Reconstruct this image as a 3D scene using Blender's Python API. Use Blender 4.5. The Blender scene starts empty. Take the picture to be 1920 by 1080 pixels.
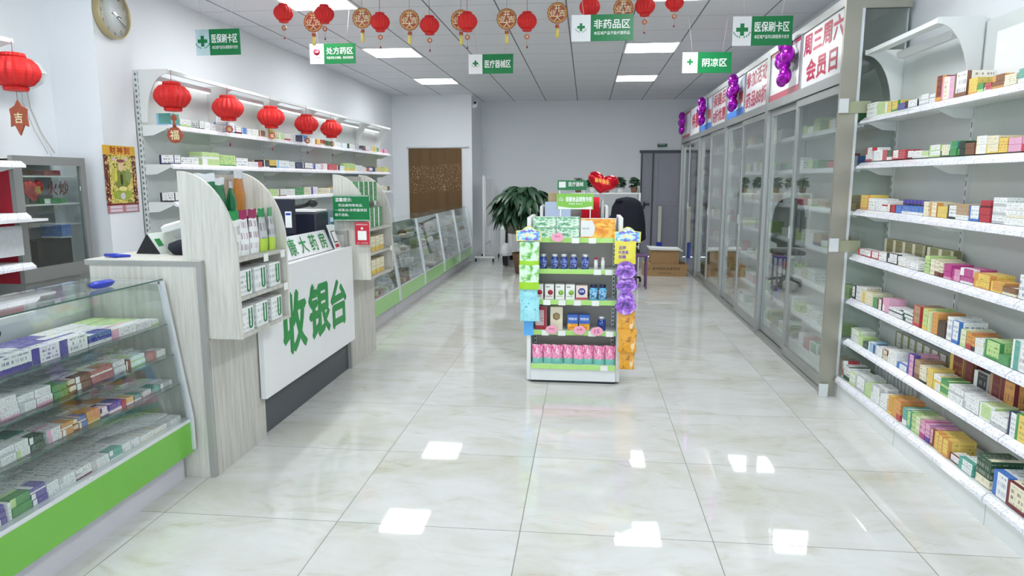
import bpy, bmesh, math, random
from mathutils import Vector, Matrix
R = math.radians
PI = math.pi
sc = bpy.context.scene
COL = sc.collection

# ---------------------------------------------------------------- camera
cam_d = bpy.data.cameras.new('camera')
cam = bpy.data.objects.new('camera', cam_d)
COL.objects.link(cam)
YAW, PITCH = -0.1066, -0.1551
cam.location = (0, 0, 1.473)
cam.rotation_euler = (PI / 2 + PITCH, 0, -YAW)
cam_d.sensor_width = 36
cam_d.lens = 36 * 1296 / 1920
cam_d.clip_start = 0.05
sc.camera = cam

# ---------------------------------------------------------------- world, exposure
sc.view_settings.view_transform = 'Standard'
sc.view_settings.look = 'None'
sc.view_settings.gamma = 1
sc.view_settings.use_curve_mapping = False
sc.view_settings.exposure = 1.22
w = bpy.data.worlds.new('sky')
sc.world = w
w.use_nodes = True
bg = w.node_tree.nodes['Background']
bg.inputs[0].default_value = (0.80, 0.90, 1.0, 1)
bg.inputs[1].default_value = 1.6
sc.cycles.use_denoising = True
sc.cycles.max_bounces = 10
sc.cycles.diffuse_bounces = 8
sc.cycles.glossy_bounces = 4
sc.cycles.transmission_bounces = 4
sc.cycles.transparent_max_bounces = 20
sc.cycles.caustics_reflective = False
sc.cycles.caustics_refractive = False
LIGHT_STRENGTH = 12.0

# ---------------------------------------------------------------- materials
def lin(h):
    if isinstance(h, tuple): return h
    c = [int(h[i:i + 2], 16) / 255 for i in (0, 2, 4)]
    return tuple(x / 12.92 if x <= 0.04045 else ((x + 0.055) / 1.055) ** 2.4 for x in c)

class NT:
    def __init__(s, name):
        s.m = bpy.data.materials.new(name); s.m.use_nodes = True
        s.t = s.m.node_tree; s.n = s.t.nodes; s.b = s.n['Principled BSDF']; s.out = s.n['Material Output']
    def new(s, typ, **k):
        n = s.n.new(typ)
        for a, v in k.items(): setattr(n, a, v)
        return n
    def link(s, a, b): s.t.links.new(a, b)
    def put(s, sock, v):
        if hasattr(v, 'is_output'): s.link(v, sock)
        else: sock.default_value = v
    def math(s, op, a, b=0.0, c=0.0):
        n = s.new('ShaderNodeMath', operation=op)
        for i, v in enumerate((a, b, c)):
            if i < len(n.inputs): s.put(n.inputs[i], v)
        return n.outputs[0]
    def mix(s, f, a, b):
        n = s.new('ShaderNodeMix', data_type='RGBA')
        s.put(n.inputs[0], f); s.put(n.inputs[6], a); s.put(n.inputs[7], b)
        return n.outputs[2]
    def noise(s, vec, scale, detail=3.0, rough=0.5, dist=0.0):
        n = s.new('ShaderNodeTexNoise')
        if vec is not None: s.link(vec, n.inputs['Vector'])
        n.inputs['Scale'].default_value = scale; n.inputs['Detail'].default_value = detail
        n.inputs['Roughness'].default_value = rough; n.inputs['Distortion'].default_value = dist
        return n.outputs[0]
    def ramp(s, f, stops):
        n = s.new('ShaderNodeValToRGB'); s.link(f, n.inputs[0])
        e = n.color_ramp.elements
        while len(e) < len(stops): e.new(0.5)
        for x, (p, c) in zip(e, stops): x.position = p; x.color = (*c, 1) if len(c) == 3 else c
        return n.outputs[0]
    def obj(s): return s.new('ShaderNodeTexCoord').outputs['Object']
    def pos(s): return s.new('ShaderNodeNewGeometry').outputs['Position']
    def mapped(s, vec, scale=(1, 1, 1), rot=(0, 0, 0)):
        n = s.new('ShaderNodeMapping'); s.link(vec, n.inputs[0])
        n.inputs['Scale'].default_value = scale; n.inputs['Rotation'].default_value = rot
        return n.outputs[0]
    def sep(s, v):
        n = s.new('ShaderNodeSeparateXYZ'); s.link(v, n.inputs[0]); return n.outputs
    def bump(s, h, strength=0.2, dist=0.01):
        n = s.new('ShaderNodeBump'); n.inputs['Strength'].default_value = strength; n.inputs['Distance'].default_value = dist
        s.link(h, n.inputs['Height']); s.link(n.outputs[0], s.b.inputs['Normal'])

def c4(c): return (*lin(c), 1)

def plain(name, col, rough=0.5, metal=0.0, spec=0.5, coat=0.0, var=0.04, scale=6.0):
    k = NT(name)
    k.b.inputs['Roughness'].default_value = rough; k.b.inputs['Metallic'].default_value = metal
    k.b.inputs['Specular IOR Level'].default_value = spec; k.b.inputs['Coat Weight'].default_value = coat
    c = lin(col)
    if var:
        f = k.noise(k.obj(), scale, 3)
        col_out = k.mix(f, (*[x * (1 - var) for x in c], 1), (*[min(1, x * (1 + var)) for x in c], 1))
        k.link(col_out, k.b.inputs['Base Color'])
    else:
        k.b.inputs['Base Color'].default_value = (*c, 1)
    return k.m

def glass_mat(name, tint=(0.93, 0.96, 0.95), refl=1.0, rough=0.01, ior=1.5):
    k = NT(name); k.n.remove(k.b)
    tr = k.new('ShaderNodeBsdfTransparent'); tr.inputs[0].default_value = (*tint, 1)
    gl = k.new('ShaderNodeBsdfGlossy'); gl.inputs['Roughness'].default_value = rough
    gl.inputs[0].default_value = (1, 1, 1, 1)
    fr = k.new('ShaderNodeFresnel'); bf = k.new('ShaderNodeNewGeometry').outputs['Backfacing']
    k.link(k.math('ADD', ior, k.math('MULTIPLY', bf, 1 / ior - ior)), fr.inputs[0])
    f = k.math('MINIMUM', k.math('MULTIPLY', fr.outputs[0], refl), 1.0)
    mx = k.new('ShaderNodeMixShader'); k.link(f, mx.inputs[0]); k.link(tr.outputs[0], mx.inputs[1]); k.link(gl.outputs[0], mx.inputs[2])
    k.link(mx.outputs[0], k.out.inputs[0])
    return k.m

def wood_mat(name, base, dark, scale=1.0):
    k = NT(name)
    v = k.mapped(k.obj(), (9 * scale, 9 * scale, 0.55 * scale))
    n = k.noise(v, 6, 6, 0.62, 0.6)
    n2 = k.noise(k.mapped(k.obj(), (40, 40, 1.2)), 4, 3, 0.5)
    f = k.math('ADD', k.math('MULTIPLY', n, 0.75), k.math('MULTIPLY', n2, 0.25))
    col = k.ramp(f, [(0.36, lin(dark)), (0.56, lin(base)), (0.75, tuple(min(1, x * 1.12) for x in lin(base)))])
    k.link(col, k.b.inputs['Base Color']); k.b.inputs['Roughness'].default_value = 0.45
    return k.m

def floor_mat():
    k = NT('polished_tile'); p = k.pos(); s = k.sep(p)
    fx = k.math('FRACT', k.math('DIVIDE', k.math('ADD', s[0], 1.858 + 80), 0.8))
    fy = k.math('FRACT', k.math('DIVIDE', k.math('ADD', s[1], -2.726 + 80), 0.8))
    def near(f): return k.math('SUBTRACT', 0.5, k.math('ABSOLUTE', k.math('SUBTRACT', f, 0.5)))
    d = k.math('MINIMUM', near(fx), near(fy))
    grout = k.math('LESS_THAN', d, 0.0024)
    # per tile shift so that the marbling breaks at the joints
    ix = k.math('FLOOR', k.math('DIVIDE', k.math('ADD', s[0], 1.858 + 80), 0.8))
    iy = k.math('FLOOR', k.math('DIVIDE', k.math('ADD', s[1], -2.726 + 80), 0.8))
    comb = k.new('ShaderNodeCombineXYZ'); k.link(ix, comb.inputs[0]); k.link(iy, comb.inputs[1])
    wn = k.new('ShaderNodeTexWhiteNoise', noise_dimensions='3D'); k.link(comb.outputs[0], wn.inputs['Vector'])
    off = k.new('ShaderNodeVectorMath', operation='SCALE'); k.link(wn.outputs['Color'], off.inputs[0]); off.inputs['Scale'].default_value = 9
    add = k.new('ShaderNodeVectorMath', operation='ADD'); k.link(p, add.inputs[0]); k.link(off.outputs[0], add.inputs[1])
    v = k.mapped(add.outputs[0], (0.8, 1.5, 1))
    n = k.noise(v, 1.7, 6, 0.6, 0.8)
    n2 = k.noise(v, 4.2, 7, 0.66, 1.2)
    base = k.ramp(n, [(0.30, lin('c6c5b8')), (0.46, lin('cfcfca')), (0.60, lin('d5d6d4'))])
    vein = k.ramp(n2, [(0.28, (0.80, 0.78, 0.66)), (0.42, (0.955, 0.95, 0.92)), (0.52, (1, 1, 1))])
    mul = k.new('ShaderNodeMix', data_type='RGBA', blend_type='MULTIPLY'); mul.inputs[0].default_value = 0.9
    k.link(base, mul.inputs[6]); k.link(vein, mul.inputs[7])
    dirt = k.noise(k.mapped(p, (1, 1, 1)), 22, 4, 0.7)
    spots = k.math('MULTIPLY', k.math('GREATER_THAN', dirt, 0.735), k.math('GREATER_THAN', k.noise(p, 1.3, 2), 0.52))
    c = k.mix(k.math('MULTIPLY', spots, 0.45), mul.outputs[2], c4('8b8674'))
    c = k.mix(grout, c, c4('77756c'))
    k.link(c, k.b.inputs['Base Color'])
    k.link(k.math('ADD', k.math('MULTIPLY', grout, 0.4), 0.032), k.b.inputs['Roughness'])
    k.b.inputs['Specular IOR Level'].default_value = 0.5
    k.bump(k.noise(p, 3.0, 2), 0.012, 0.02)
    return k.m

def ceiling_mat():
    k = NT('ceiling_tile'); p = k.pos(); s = k.sep(p)
    fx = k.math('FRACT', k.math('DIVIDE', k.math('ADD', s[0], 60.2), 0.6))
    fy = k.math('FRACT', k.math('DIVIDE', k.math('ADD', s[1], 60 - 0.2), 0.6))
    def near(f): return k.math('SUBTRACT', 0.5, k.math('ABSOLUTE', k.math('SUBTRACT', f, 0.5)))
    g = k.math('MAXIMUM', k.math('LESS_THAN', near(fx), 0.012), k.math('LESS_THAN', near(fy), 0.005))
    n = k.noise(p, 60, 2)
    c = k.mix(n, c4('dcdce2'), c4('e6e6ec'))
    c = k.mix(g, c, c4('76767c'))
    k.link(c, k.b.inputs['Base Color']); k.b.inputs['Roughness'].default_value = 0.8
    return k.m

def print_mat():
    """Printed cardboard: base and accent colour, band layout per face; rows of small type."""
    k = NT('printed_cardboard')
    A = lambda n: k.new('ShaderNodeAttribute', attribute_name=n).outputs
    base = A('base')['Color']; acc = A('accent')['Color']; par = k.sep(A('layout')['Vector'])
    uv = k.new('ShaderNodeUVMap', uv_map='UVMap').outputs[0]; s = k.sep(uv); u, v = s[0], s[1]
    left = k.math('LESS_THAN', u, par[0])
    low = k.math('LESS_THAN', v, par[1])
    band = k.math('MAXIMUM', left, low)
    rows = par[2]                                            # number of rows of type, 0 = none
    vr = k.math('MULTIPLY', v, rows)
    inrow = k.math('GREATER_THAN', k.math('FRACT', vr), 0.45)
    comb = k.new('ShaderNodeCombineXYZ'); k.link(k.math('MULTIPLY', u, 16), comb.inputs[0]); k.link(k.math('FLOOR', vr), comb.inputs[1])
    info = k.new('ShaderNodeObjectInfo'); k.link(k.math('MULTIPLY', info.outputs['Random'], 40), comb.inputs[2])
    wn = k.noise(comb.outputs[0], 1.7, 1.0)
    ink = k.math('MULTIPLY', inrow, k.math('GREATER_THAN', wn, 0.53))
    inner = k.math('MULTIPLY', k.math('GREATER_THAN', k.math('SUBTRACT', u, par[0]), 0.08), k.math('LESS_THAN', u, 0.93))
    inner = k.math('MULTIPLY', inner, k.math('MULTIPLY', k.math('GREATER_THAN', v, 0.12), k.math('LESS_THAN', v, 0.9)))
    ink = k.math('MULTIPLY', ink, inner)
    ink = k.math('MULTIPLY', ink, k.math('GREATER_THAN', rows, 0.5))
    dark = k.mix(0.55, acc, (0.05, 0.05, 0.07, 1))
    c = k.mix(band, base, acc)
    c = k.mix(k.math('MULTIPLY', ink, 0.75), c, dark)
    k.link(c, k.b.inputs['Base Color']); k.b.inputs['Roughness'].default_value = 0.38
    return k.m

def tag_mat(name, rail, card, fy=7.0):
    """Price rail: paper slips slid into a clear rail."""
    k = NT(name); o = k.obj(); s = k.sep(o)
    L = k.math('ADD', s[1], s[0])
    f = k.math('FRACT', k.math('MULTIPLY', L, fy))
    slip = k.math('LESS_THAN', f, 0.93)
    comb = k.new('ShaderNodeCombineXYZ'); k.link(k.math('MULTIPLY', L, 90), comb.inputs[0]); k.link(k.math('MULTIPLY', s[2], 160), comb.inputs[1])
    ink = k.math('GREATER_THAN', k.noise(comb.outputs[0], 1.0, 2), 0.60)
    c = k.mix(slip, c4(rail), c4(card))
    c = k.mix(k.math('MULTIPLY', k.math('MULTIPLY', ink, slip), 0.5), c, c4('8a87a0'))
    k.link(c, k.b.inputs['Base Color']); k.b.inputs['Roughness'].default_value = 0.18
    k.b.inputs['Coat Weight'].default_value = 0.5
    return k.m

def emit_mat(name, col, strength):
    k = NT(name); k.b.inputs['Base Color'].default_value = (0.9, 0.9, 0.9, 1)
    k.b.inputs['Emission Color'].default_value = (*col, 1); k.b.inputs['Emission Strength'].default_value = strength
    return k.m

M = dict(
    wall=plain('wall_paint', 'e6e9ec', 0.7, var=0.015, scale=1.5),
    floor=floor_mat(), ceil=ceiling_mat(), box=print_mat(),
    white=plain('white_laminate', 'e6e7e8', 0.3), steel=plain('white_steel', 'dfe2e1', 0.4),
    rackback=plain('grey_steel_panel', 'cdd2d0', 0.5), uprt=plain('upright_steel', 'dde0de', 0.4),
    alu=plain('brushed_aluminium', 'a9aba9', 0.38, 0.7), alud=plain('champagne_aluminium', 'a8a598', 0.4, 0.6),
    alul=plain('silver_profile', 'dfe3e6', 0.25, 0.35), dark=plain('dark_plastic', '1e2233', 0.4),
    black=plain('black_plastic', '17181b', 0.45), slot=plain('slot_shadow_paint', '6f7476', 0.8),
    green=plain('green_acrylic', '6cb43c', 0.25, coat=0.4), greenf=plain('pale_green_acrylic', '82c062', 0.25, coat=0.4),
    sign=plain('sign_green', '0c7a42', 0.3), letg=plain('letter_green', '118a3d', 0.4),
    wtxt=plain('white_print', 'f4f6f4', 0.4), rtxt=plain('red_print', 'b5103a', 0.4), dtxt=plain('dark_print', '303236', 0.5),
    ctxt=plain('grey_print', '6b6e72', 0.5), kick=plain('kick_board_charcoal', '4b5055', 0.45),
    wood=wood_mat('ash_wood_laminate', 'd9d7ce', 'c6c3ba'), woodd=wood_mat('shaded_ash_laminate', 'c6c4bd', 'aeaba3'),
    edge=plain('grey_edge_band', 'a3a39f', 0.5), gkick=plain('lilac_kick_board', 'cdc9d2', 0.5),
    glass=glass_mat('clear_glass', (0.965, 0.98, 0.975)), glassd=glass_mat('door_glass', (0.90, 0.93, 0.915), 1.35),
    acryl=glass_mat('acrylic_sheet', (0.80, 0.92, 0.95), 1.5), film=glass_mat('clear_film', (0.9, 0.93, 0.93), 2.0, 0.12),
    edgeg=plain('green_glass_edge', '4e6a60', 0.15), rail=tag_mat('price_rail', 'd8dbe4', 'f1f1f8'),
    railg=plain('lime_rail', 'a9d873', 0.2, coat=0.5, var=0.08, scale=30), tagw=plain('price_slip', 'eef0ec', 0.5),
    paper=plain('red_paper', 'd5201f', 0.6, var=0.12, scale=14), copper=plain('copper_card', 'a8543a', 0.45, 0.15, var=0.25, scale=60),
    gold=plain('gold_card', 'cfa65c', 0.4, 0.3, var=0.2, scale=40), cream=plain('gold_letters', 'efe2b8', 0.5),
    yel=plain('yellow_tassel', 'e2cf62', 0.6, var=0.15, scale=50), string=plain('hanging_string', 'c9c6c0', 0.6),
    strd=plain('dark_string', '7f6a62', 0.6), maroon=plain('maroon_cord', '8a2b3c', 0.6),
    foil=plain('purple_foil', 'b423c4', 0.16, 0.75, var=0.1, scale=9), foilr=plain('red_foil', 'd31a2c', 0.14, 0.6, var=0.05),
    door=plain('grey_lilac_door', '9b9ba6', 0.5), dtrim=plain('dark_door_trim', '4a4c56', 0.5),
    leaf=plain('dark_leaf', '2c4d33', 0.4, var=0.45, scale=7), bark=plain('bark', '6b5540', 0.8, var=0.3, scale=30),
    pot=plain('pot_brown', '7a5a3c', 0.6), soil=plain('soil', '3a2c20', 0.9), card=plain('cardboard', 'b08c62', 0.8, var=0.1, scale=20),
    foam=plain('white_foam', 'eef0ee', 0.7), cloth=plain('dark_navy_cloth', '1d1f2c', 0.95, var=0.3, scale=25),
    bpen=plain('blue_plastic', '2b3fb5', 0.3), redp=plain('red_panel', 'a8182f', 0.4), lamp=emit_mat('lamp_diffuser', (0.95, 0.985, 1.0), LIGHT_STRENGTH),
    tube=emit_mat('shelf_light_tube', (.95, .98, 1), 1.1), pink=plain('pink_card', 'f2a9c0', 0.5), skyb=plain('sky_blue_strip', '5cb0f0', 0.4),
    purp=plain('purple_plastic', '6a4a78', 0.5), brass=plain('clock_gold', 'b5a67c', 0.35, 0.35), gold2=plain('gold_print', 'e7c94c', 0.4, 0.2),
)
def curtain_mat():
    k = NT('brown_sequin_cloth'); o = k.obj(); s = k.sep(o)
    n = k.noise(o, 55, 2, 0.7)
    zone = k.math('MULTIPLY', k.math('LESS_THAN', k.math('ABSOLUTE', k.math('SUBTRACT', k.math('ADD', s[2], k.math('MULTIPLY', s[0], -0.06)), 1.66)), 0.24), 1.0)
    gl = k.math('MULTIPLY', k.math('GREATER_THAN', n, 0.62), zone)
    c = k.mix(k.noise(k.mapped(o, (40, 1, 1)), 1, 2), c4('5d4426'), c4('6f5330'))
    c = k.mix(gl, c, c4('d0a48c'))
    k.link(c, k.b.inputs['Base Color']); k.b.inputs['Roughness'].default_value = 0.7
    return k.m
M['curtain'] = curtain_mat()
def poster_mat():
    k = NT('festive_poster_print'); g = k.new('ShaderNodeTexCoord').outputs['Generated']; s = k.sep(g)
    u, v = s[1], s[2]
    n = k.noise(k.mapped(g, (1, 9, 16)), 1.6, 4, 0.6, 1.0)
    c = k.ramp(n, [(0.30, lin('4a2a18')), (0.42, lin('8d8f2e')), (0.50, lin('d8c548')), (0.58, lin('e7dca0')), (0.68, lin('9c3a28'))])
    edge = k.math('GREATER_THAN', k.math('ABSOLUTE', k.math('SUBTRACT', u, 0.5)), 0.36)
    e = k.ramp(k.noise(k.mapped(g, (1, 14, 22)), 1.5, 2), [(0.42, lin('3a1a16')), (0.52, lin('7b2a1e')), (0.62, lin('e0c080'))])
    c = k.mix(edge, c, e)
    top = k.math('GREATER_THAN', v, 0.86); c = k.mix(top, c, c4('e2b03c'))
    bot = k.math('LESS_THAN', v, 0.115); c = k.mix(bot, c, c4('b07c82'))
    line = k.math('LESS_THAN', k.math('ABSOLUTE', k.math('SUBTRACT', v, 0.13)), 0.014); c = k.mix(line, c, c4('7a1820'))
    k.link(c, k.b.inputs['Base Color']); k.b.inputs['Roughness'].default_value = 0.35
    return k.m
M['poster'] = poster_mat()

def mottle(name, stops, scale=6, stretch=(1, 1, 1), rough=0.3):
    k = NT(name); g = k.new('ShaderNodeTexCoord').outputs['Generated']
    n = k.noise(k.mapped(g, stretch), scale, 3, 0.55, 0.6)
    k.link(k.ramp(n, [(p, lin(c)) for p, c in stops]), k.b.inputs['Base Color'])
    k.b.inputs['Roughness'].default_value = rough
    return k.m
M['pinkbag'] = mottle('pink_snack_print', [(0.35, 'f4f2ee'), (0.45, 'f29ac0'), (0.58, 'e45f98'), (0.68, 'c73a60')], 3.2)
M['greenbox'] = mottle('green_landscape_print', [(0.36, '3f8f5f'), (0.46, '7dbf90'), (0.54, 'cfe7d4'), (0.64, 'e8f0e6')], 3.2, (1.6, 1, 1.5))
M['orangebox'] = mottle('orange_fruit_print', [(0.35, 'e07a10'), (0.5, 'f4a21c'), (0.62, 'f7c95a')], 4)
M['photo'] = mottle('landscape_photo_print', [(0.35, 'b05a48'), (0.46, 'd9c7b8'), (0.55, 'cfe0ee'), (0.66, '7fb1dd')], 3, (1, 1, 2))
M['cardblue'] = mottle('promo_card_print', [(0.34, 'efe25a'), (0.44, 'f2f4f6'), (0.52, '7bd0ee'), (0.62, '6b6fd8'), (0.7, 'c04cc0')], 4)
M['herb'] = mottle('herb_sachet_print', [(0.34, '4fa33a'), (0.42, '9ad77e'), (0.50, 'd7f0d6'), (0.66, 'e6f5ea')], 2.6)
M['aqua'] = mottle('aqua_sachet_print', [(0.30, '2c6f7c'), (0.38, '8fdde8'), (0.6, 'a9e6ef')], 7)
M['plum'] = mottle('plum_sachet_print', [(0.36, '2d2b6a'), (0.46, '8d4fc0'), (0.6, 'b27be0'), (0.68, 'd9c2ef')], 4)
M['amber'] = mottle('amber_sachet_print', [(0.34, 'a8621a'), (0.46, 'e8a92c'), (0.6, 'e39a18'), (0.68, 'f0dcb0')], 2.2)
M['mottledoc'] = mottle('printed_notice', [(0.40, 'b7babd'), (0.46, 'eceeee'), (1.0, 'f2f2f2')], 14, (1, 1, 3))
M['cushion'] = plain('quilted_mesh_panel', 'cfd2d4', 0.6, var=0.12, scale=40)

PAL = dict(W='eceeed', LG='bcdc84', G='3d9a4b', DG='24543a', Y='ecc93c', R='c9303f', M='7d1f2a', P='5a4aa8', K='eaa3c4', MG='c8288c', B='3a78d0',
           BB='2b3fae', LB='8cc4ea', N='26325e', O='e39a35', BR='8a5a3c', T='4fae9a', D='33353a', C='ece4c4', TN='b99468', GR='c3c6c8', OL='8f8a4e', SR='c06a5c', DB='5b4a3c')
NAMES = dict(W='white', LG='light green', G='green', DG='dark green', Y='yellow', R='red', M='maroon', P='violet', K='pink', MG='magenta', B='blue',
             BB='royal blue', LB='sky blue', N='navy', O='orange', BR='brown', T='teal', D='black', C='cream', TN='tan', GR='grey', OL='olive', SR='salmon', DB='dark brown')

# ---------------------------------------------------------------- mesh helpers
def soft(c):
    g = .3 * c[0] + .6 * c[1] + .1 * c[2]
    return tuple(x * .84 + g * .16 for x in c)
LINEAR = {k: soft(lin(v)) for k, v in PAL.items()}
class MB:
    """Collects shapes; build() links them as ONE mesh object."""
    def __init__(s): s.v = []; s.f = []; s.m = []; s.uv = []; s.art = []; s.sm = []; s.mats = []
    def mi(s, mat):
        if mat not in s.mats: s.mats.append(mat)
        return s.mats.index(mat)
    def face(s, idx, mat, uv=None, art=None, smooth=False):
        s.f.append(idx); s.m.append(s.mi(mat)); s.uv.append(uv or [(0, 0)] * len(idx)); s.art.append(art); s.sm.append(smooth)
    def box(s, x0, x1, y0, y1, z0, z1, mat, art=None, rot=0.0, tilt=None):
        b = len(s.v)
        pts = [(x, y, z) for z in (z0, z1) for y in (y0, y1) for x in (x0, x1)]
        if rot:
            cx, cy = (x0 + x1) / 2, (y0 + y1) / 2; c, n = math.cos(rot), math.sin(rot)
            pts = [(cx + (x - cx) * c - (y - cy) * n, cy + (x - cx) * n + (y - cy) * c, z) for x, y, z in pts]
        if tilt: pts = [tuple(tilt @ Vector(p)) for p in pts]
        s.v += pts
        Q4 = [(0, 0), (1, 0), (1, 1), (0, 1)]
        for q in ((0, 1, 5, 4), (1, 3, 7, 5), (3, 2, 6, 7), (2, 0, 4, 6), (4, 5, 7, 6), (2, 3, 1, 0)):
            s.face([b + i for i in q], mat, Q4, art)
        return s
    def quad(s, pts, mat, art=None):
        b = len(s.v); s.v += [tuple(p) for p in pts]; s.face([b, b + 1, b + 2, b + 3], mat, [(0, 0), (1, 0), (1, 1), (0, 1)], art); return s
    def prism(s, poly, mat, axis='y', a=0, b=1):
        """poly: 2D points; extruded along axis from a to b. axis y: (x,z); axis x: (y,z); axis z: (x,y)."""
        n = len(poly); o = len(s.v)
        area = sum(poly[i][0] * poly[(i + 1) % n][1] - poly[(i + 1) % n][0] * poly[i][1] for i in range(n))
        if area < 0: poly = poly[::-1]
        for t in (a, b):
            for p, q in poly: s.v.append((p, t, q) if axis == 'y' else ((t, p, q) if axis == 'x' else (p, q, t)))
        flip = axis == 'y'
        lo = list(range(o, o + n)); hi = list(range(o + n, o + 2 * n))
        s.face(lo if flip else lo[::-1], mat); s.face(hi[::-1] if flip else hi, mat)
        for i in range(n):
            j = (i + 1) % n; q = [o + i, o + j, o + n + j, o + n + i]
            s.face(q[::-1] if flip else q, mat)
        return s
    def tube(s, pts, r, mat, n=6, smooth=True):
        pts = [Vector(p) for p in pts]; o = len(s.v)
        rs = r if isinstance(r, (list, tuple)) else [r] * len(pts)
        for i, p in enumerate(pts):
            d = (pts[min(i + 1, len(pts) - 1)] - pts[max(i - 1, 0)])
            if d.length < 1e-9: d = Vector((0, 0, 1))
            d.normalize(); a = d.cross(Vector((0.3, 1, 0.2)) if abs(d.y) < 0.9 else Vector((1, 0, 0.2))).normalized(); b = d.cross(a)
            for k in range(n):
                t = 2 * PI * k / n; s.v.append(tuple(p + (a * math.cos(t) + b * math.sin(t)) * rs[i]))
        for i in range(len(pts) - 1):
            for k in range(n):
                k2 = (k + 1) % n
                s.face([o + i * n + k, o + i * n + k2, o + (i + 1) * n + k2, o + (i + 1) * n + k], mat, smooth=smooth)
        s.face([o + k for k in range(n)][::-1], mat); e = o + (len(pts) - 1) * n; s.face([e + k for k in range(n)], mat)
        return s
    def lathe(s, prof, mat, c=(0, 0, 0), n=20, axis='z', rib=0.0, smooth=True, sx=1.0, sy=1.0, caps=True):
        """prof: (radius, height); closed at both ends when the radius is above zero."""
        o = len(s.v)
        for r, h in prof:
            for k in range(n):
                t = 2 * PI * k / n; q = r * (1 + (rib if k % 2 else -rib))
                a, b = q * math.cos(t) * sx, q * math.sin(t) * sy
                p = (a, b, h) if axis == 'z' else ((h, a, b) if axis == 'x' else (b, h, a))
                s.v.append((c[0] + p[0], c[1] + p[1], c[2] + p[2]))
        for i in range(len(prof) - 1):
            for k in range(n):
                k2 = (k + 1) % n
                s.face([o + i * n + k, o + i * n + k2, o + (i + 1) * n + k2, o + (i + 1) * n + k], mat, smooth=smooth)
        if caps and prof[0][0] > 1e-6: s.face([o + k for k in range(n)][::-1], mat)
        e = o + (len(prof) - 1) * n
        if caps and prof[-1][0] > 1e-6: s.face([e + k for k in range(n)], mat)
        return s
    def mesh(s, name):
        me = bpy.data.meshes.new(name); me.from_pydata(s.v, [], s.f)
        for m in s.mats: me.materials.append(m)
        me.polygons.foreach_set('material_index', s.m)
        me.polygons.foreach_set('use_smooth', s.sm)
        uv = me.uv_layers.new(name='UVMap'); flat = [c for f in s.uv for p in f for c in p]; uv.data.foreach_set('uv', flat)
        if any(s.art):
            A = [x or ((1, 1, 1), (1, 1, 1), (0, 0, 0)) for x in s.art]
            for nm, i in (('base', 0), ('accent', 1)):
                at = me.attributes.new(nm, 'FLOAT_COLOR', 'FACE'); at.data.foreach_set('color', [c for x in A for c in (*x[i], 1)])
            at = me.attributes.new('layout', 'FLOAT_VECTOR', 'FACE'); at.data.foreach_set('vector', [c for x in A for c in x[2]])
        me.update(); return me
    def build(s, name, parent=None, bevel=0):
        o = bpy.data.objects.new(name, s.mesh(name)); COL.objects.link(o)
        if parent is not None:
            o.parent = parent      # parts of a thing() are given in world coordinates, parts of a local() or of a mesh in its own
            if parent.type == 'EMPTY' and not parent.parent and parent.name not in LOCAL: o.matrix_parent_inverse = Matrix.Translation(-parent.location)
        if bevel:
            k = o.modifiers.new('edge', 'BEVEL'); k.width = bevel; k.segments = 2; k.limit_method = 'ANGLE'
        return o

LABELS = {}
def tag(o, label, cat, group=None, kind=None):
    if label:
        label = ' '.join(label.split())
        if label in LABELS: print('DUPLICATE LABEL', label)
        nw = len(label.split())
        if not 4 <= nw <= 16: print('LABEL LENGTH', nw, label)
        LABELS[label] = 1
        o['label'] = label; o['category'] = cat
    if group: o['group'] = group
    if kind: o['kind'] = kind
    return o
def thing(name, label, cat, loc=(0, 0, 0), group=None):
    """Empty at the base of a thing; parts are given in world coordinates (they are shifted by the parent inverse)."""
    o = bpy.data.objects.new(name, None); COL.objects.link(o); o.location = loc; o.empty_display_size = 0.05
    return tag(o, label, cat, group)
def local(name, label, cat, loc, rz=0.0, group=None):
    """Empty whose parts are given in its own coordinates."""
    o = bpy.data.objects.new(name, None); COL.objects.link(o); o.location = loc; o.rotation_euler = (0, 0, rz); LOCAL.add(o.name)
    return tag(o, label, cat, group)
LOCAL = set()
def struct(name, mb, **k):
    o = mb.build(name, **k); o['kind'] = 'structure'; return o

_txt = {}
def text_mesh(body, bold=0.0):
    key = (body, bold)
    if key not in _txt:
        c = bpy.data.curves.new('lettering', 'FONT'); c.body = body; c.size = 1; c.offset = bold; c.extrude = 0; c.resolution_u = 2
        c.space_line = 1.0; c.align_x = 'LEFT'
        o = bpy.data.objects.new('lettering_source', c); COL.objects.link(o)
        dg = bpy.context.evaluated_depsgraph_get(); me = bpy.data.meshes.new_from_object(o.evaluated_get(dg))
        bpy.data.objects.remove(o); bpy.data.curves.remove(c)
        vs = [v.co.copy() for v in me.vertices]; fs = [tuple(p.vertices) for p in me.polygons]; bpy.data.meshes.remove(me)
        x0 = min(v.x for v in vs); x1 = max(v.x for v in vs); y0 = min(v.y for v in vs); y1 = max(v.y for v in vs)
        _txt[key] = ([((v.x - x0) / max(1e-6, x1 - x0), (v.y - y0) / max(1e-6, y1 - y0)) for v in vs], fs)
    return _txt[key]
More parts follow.
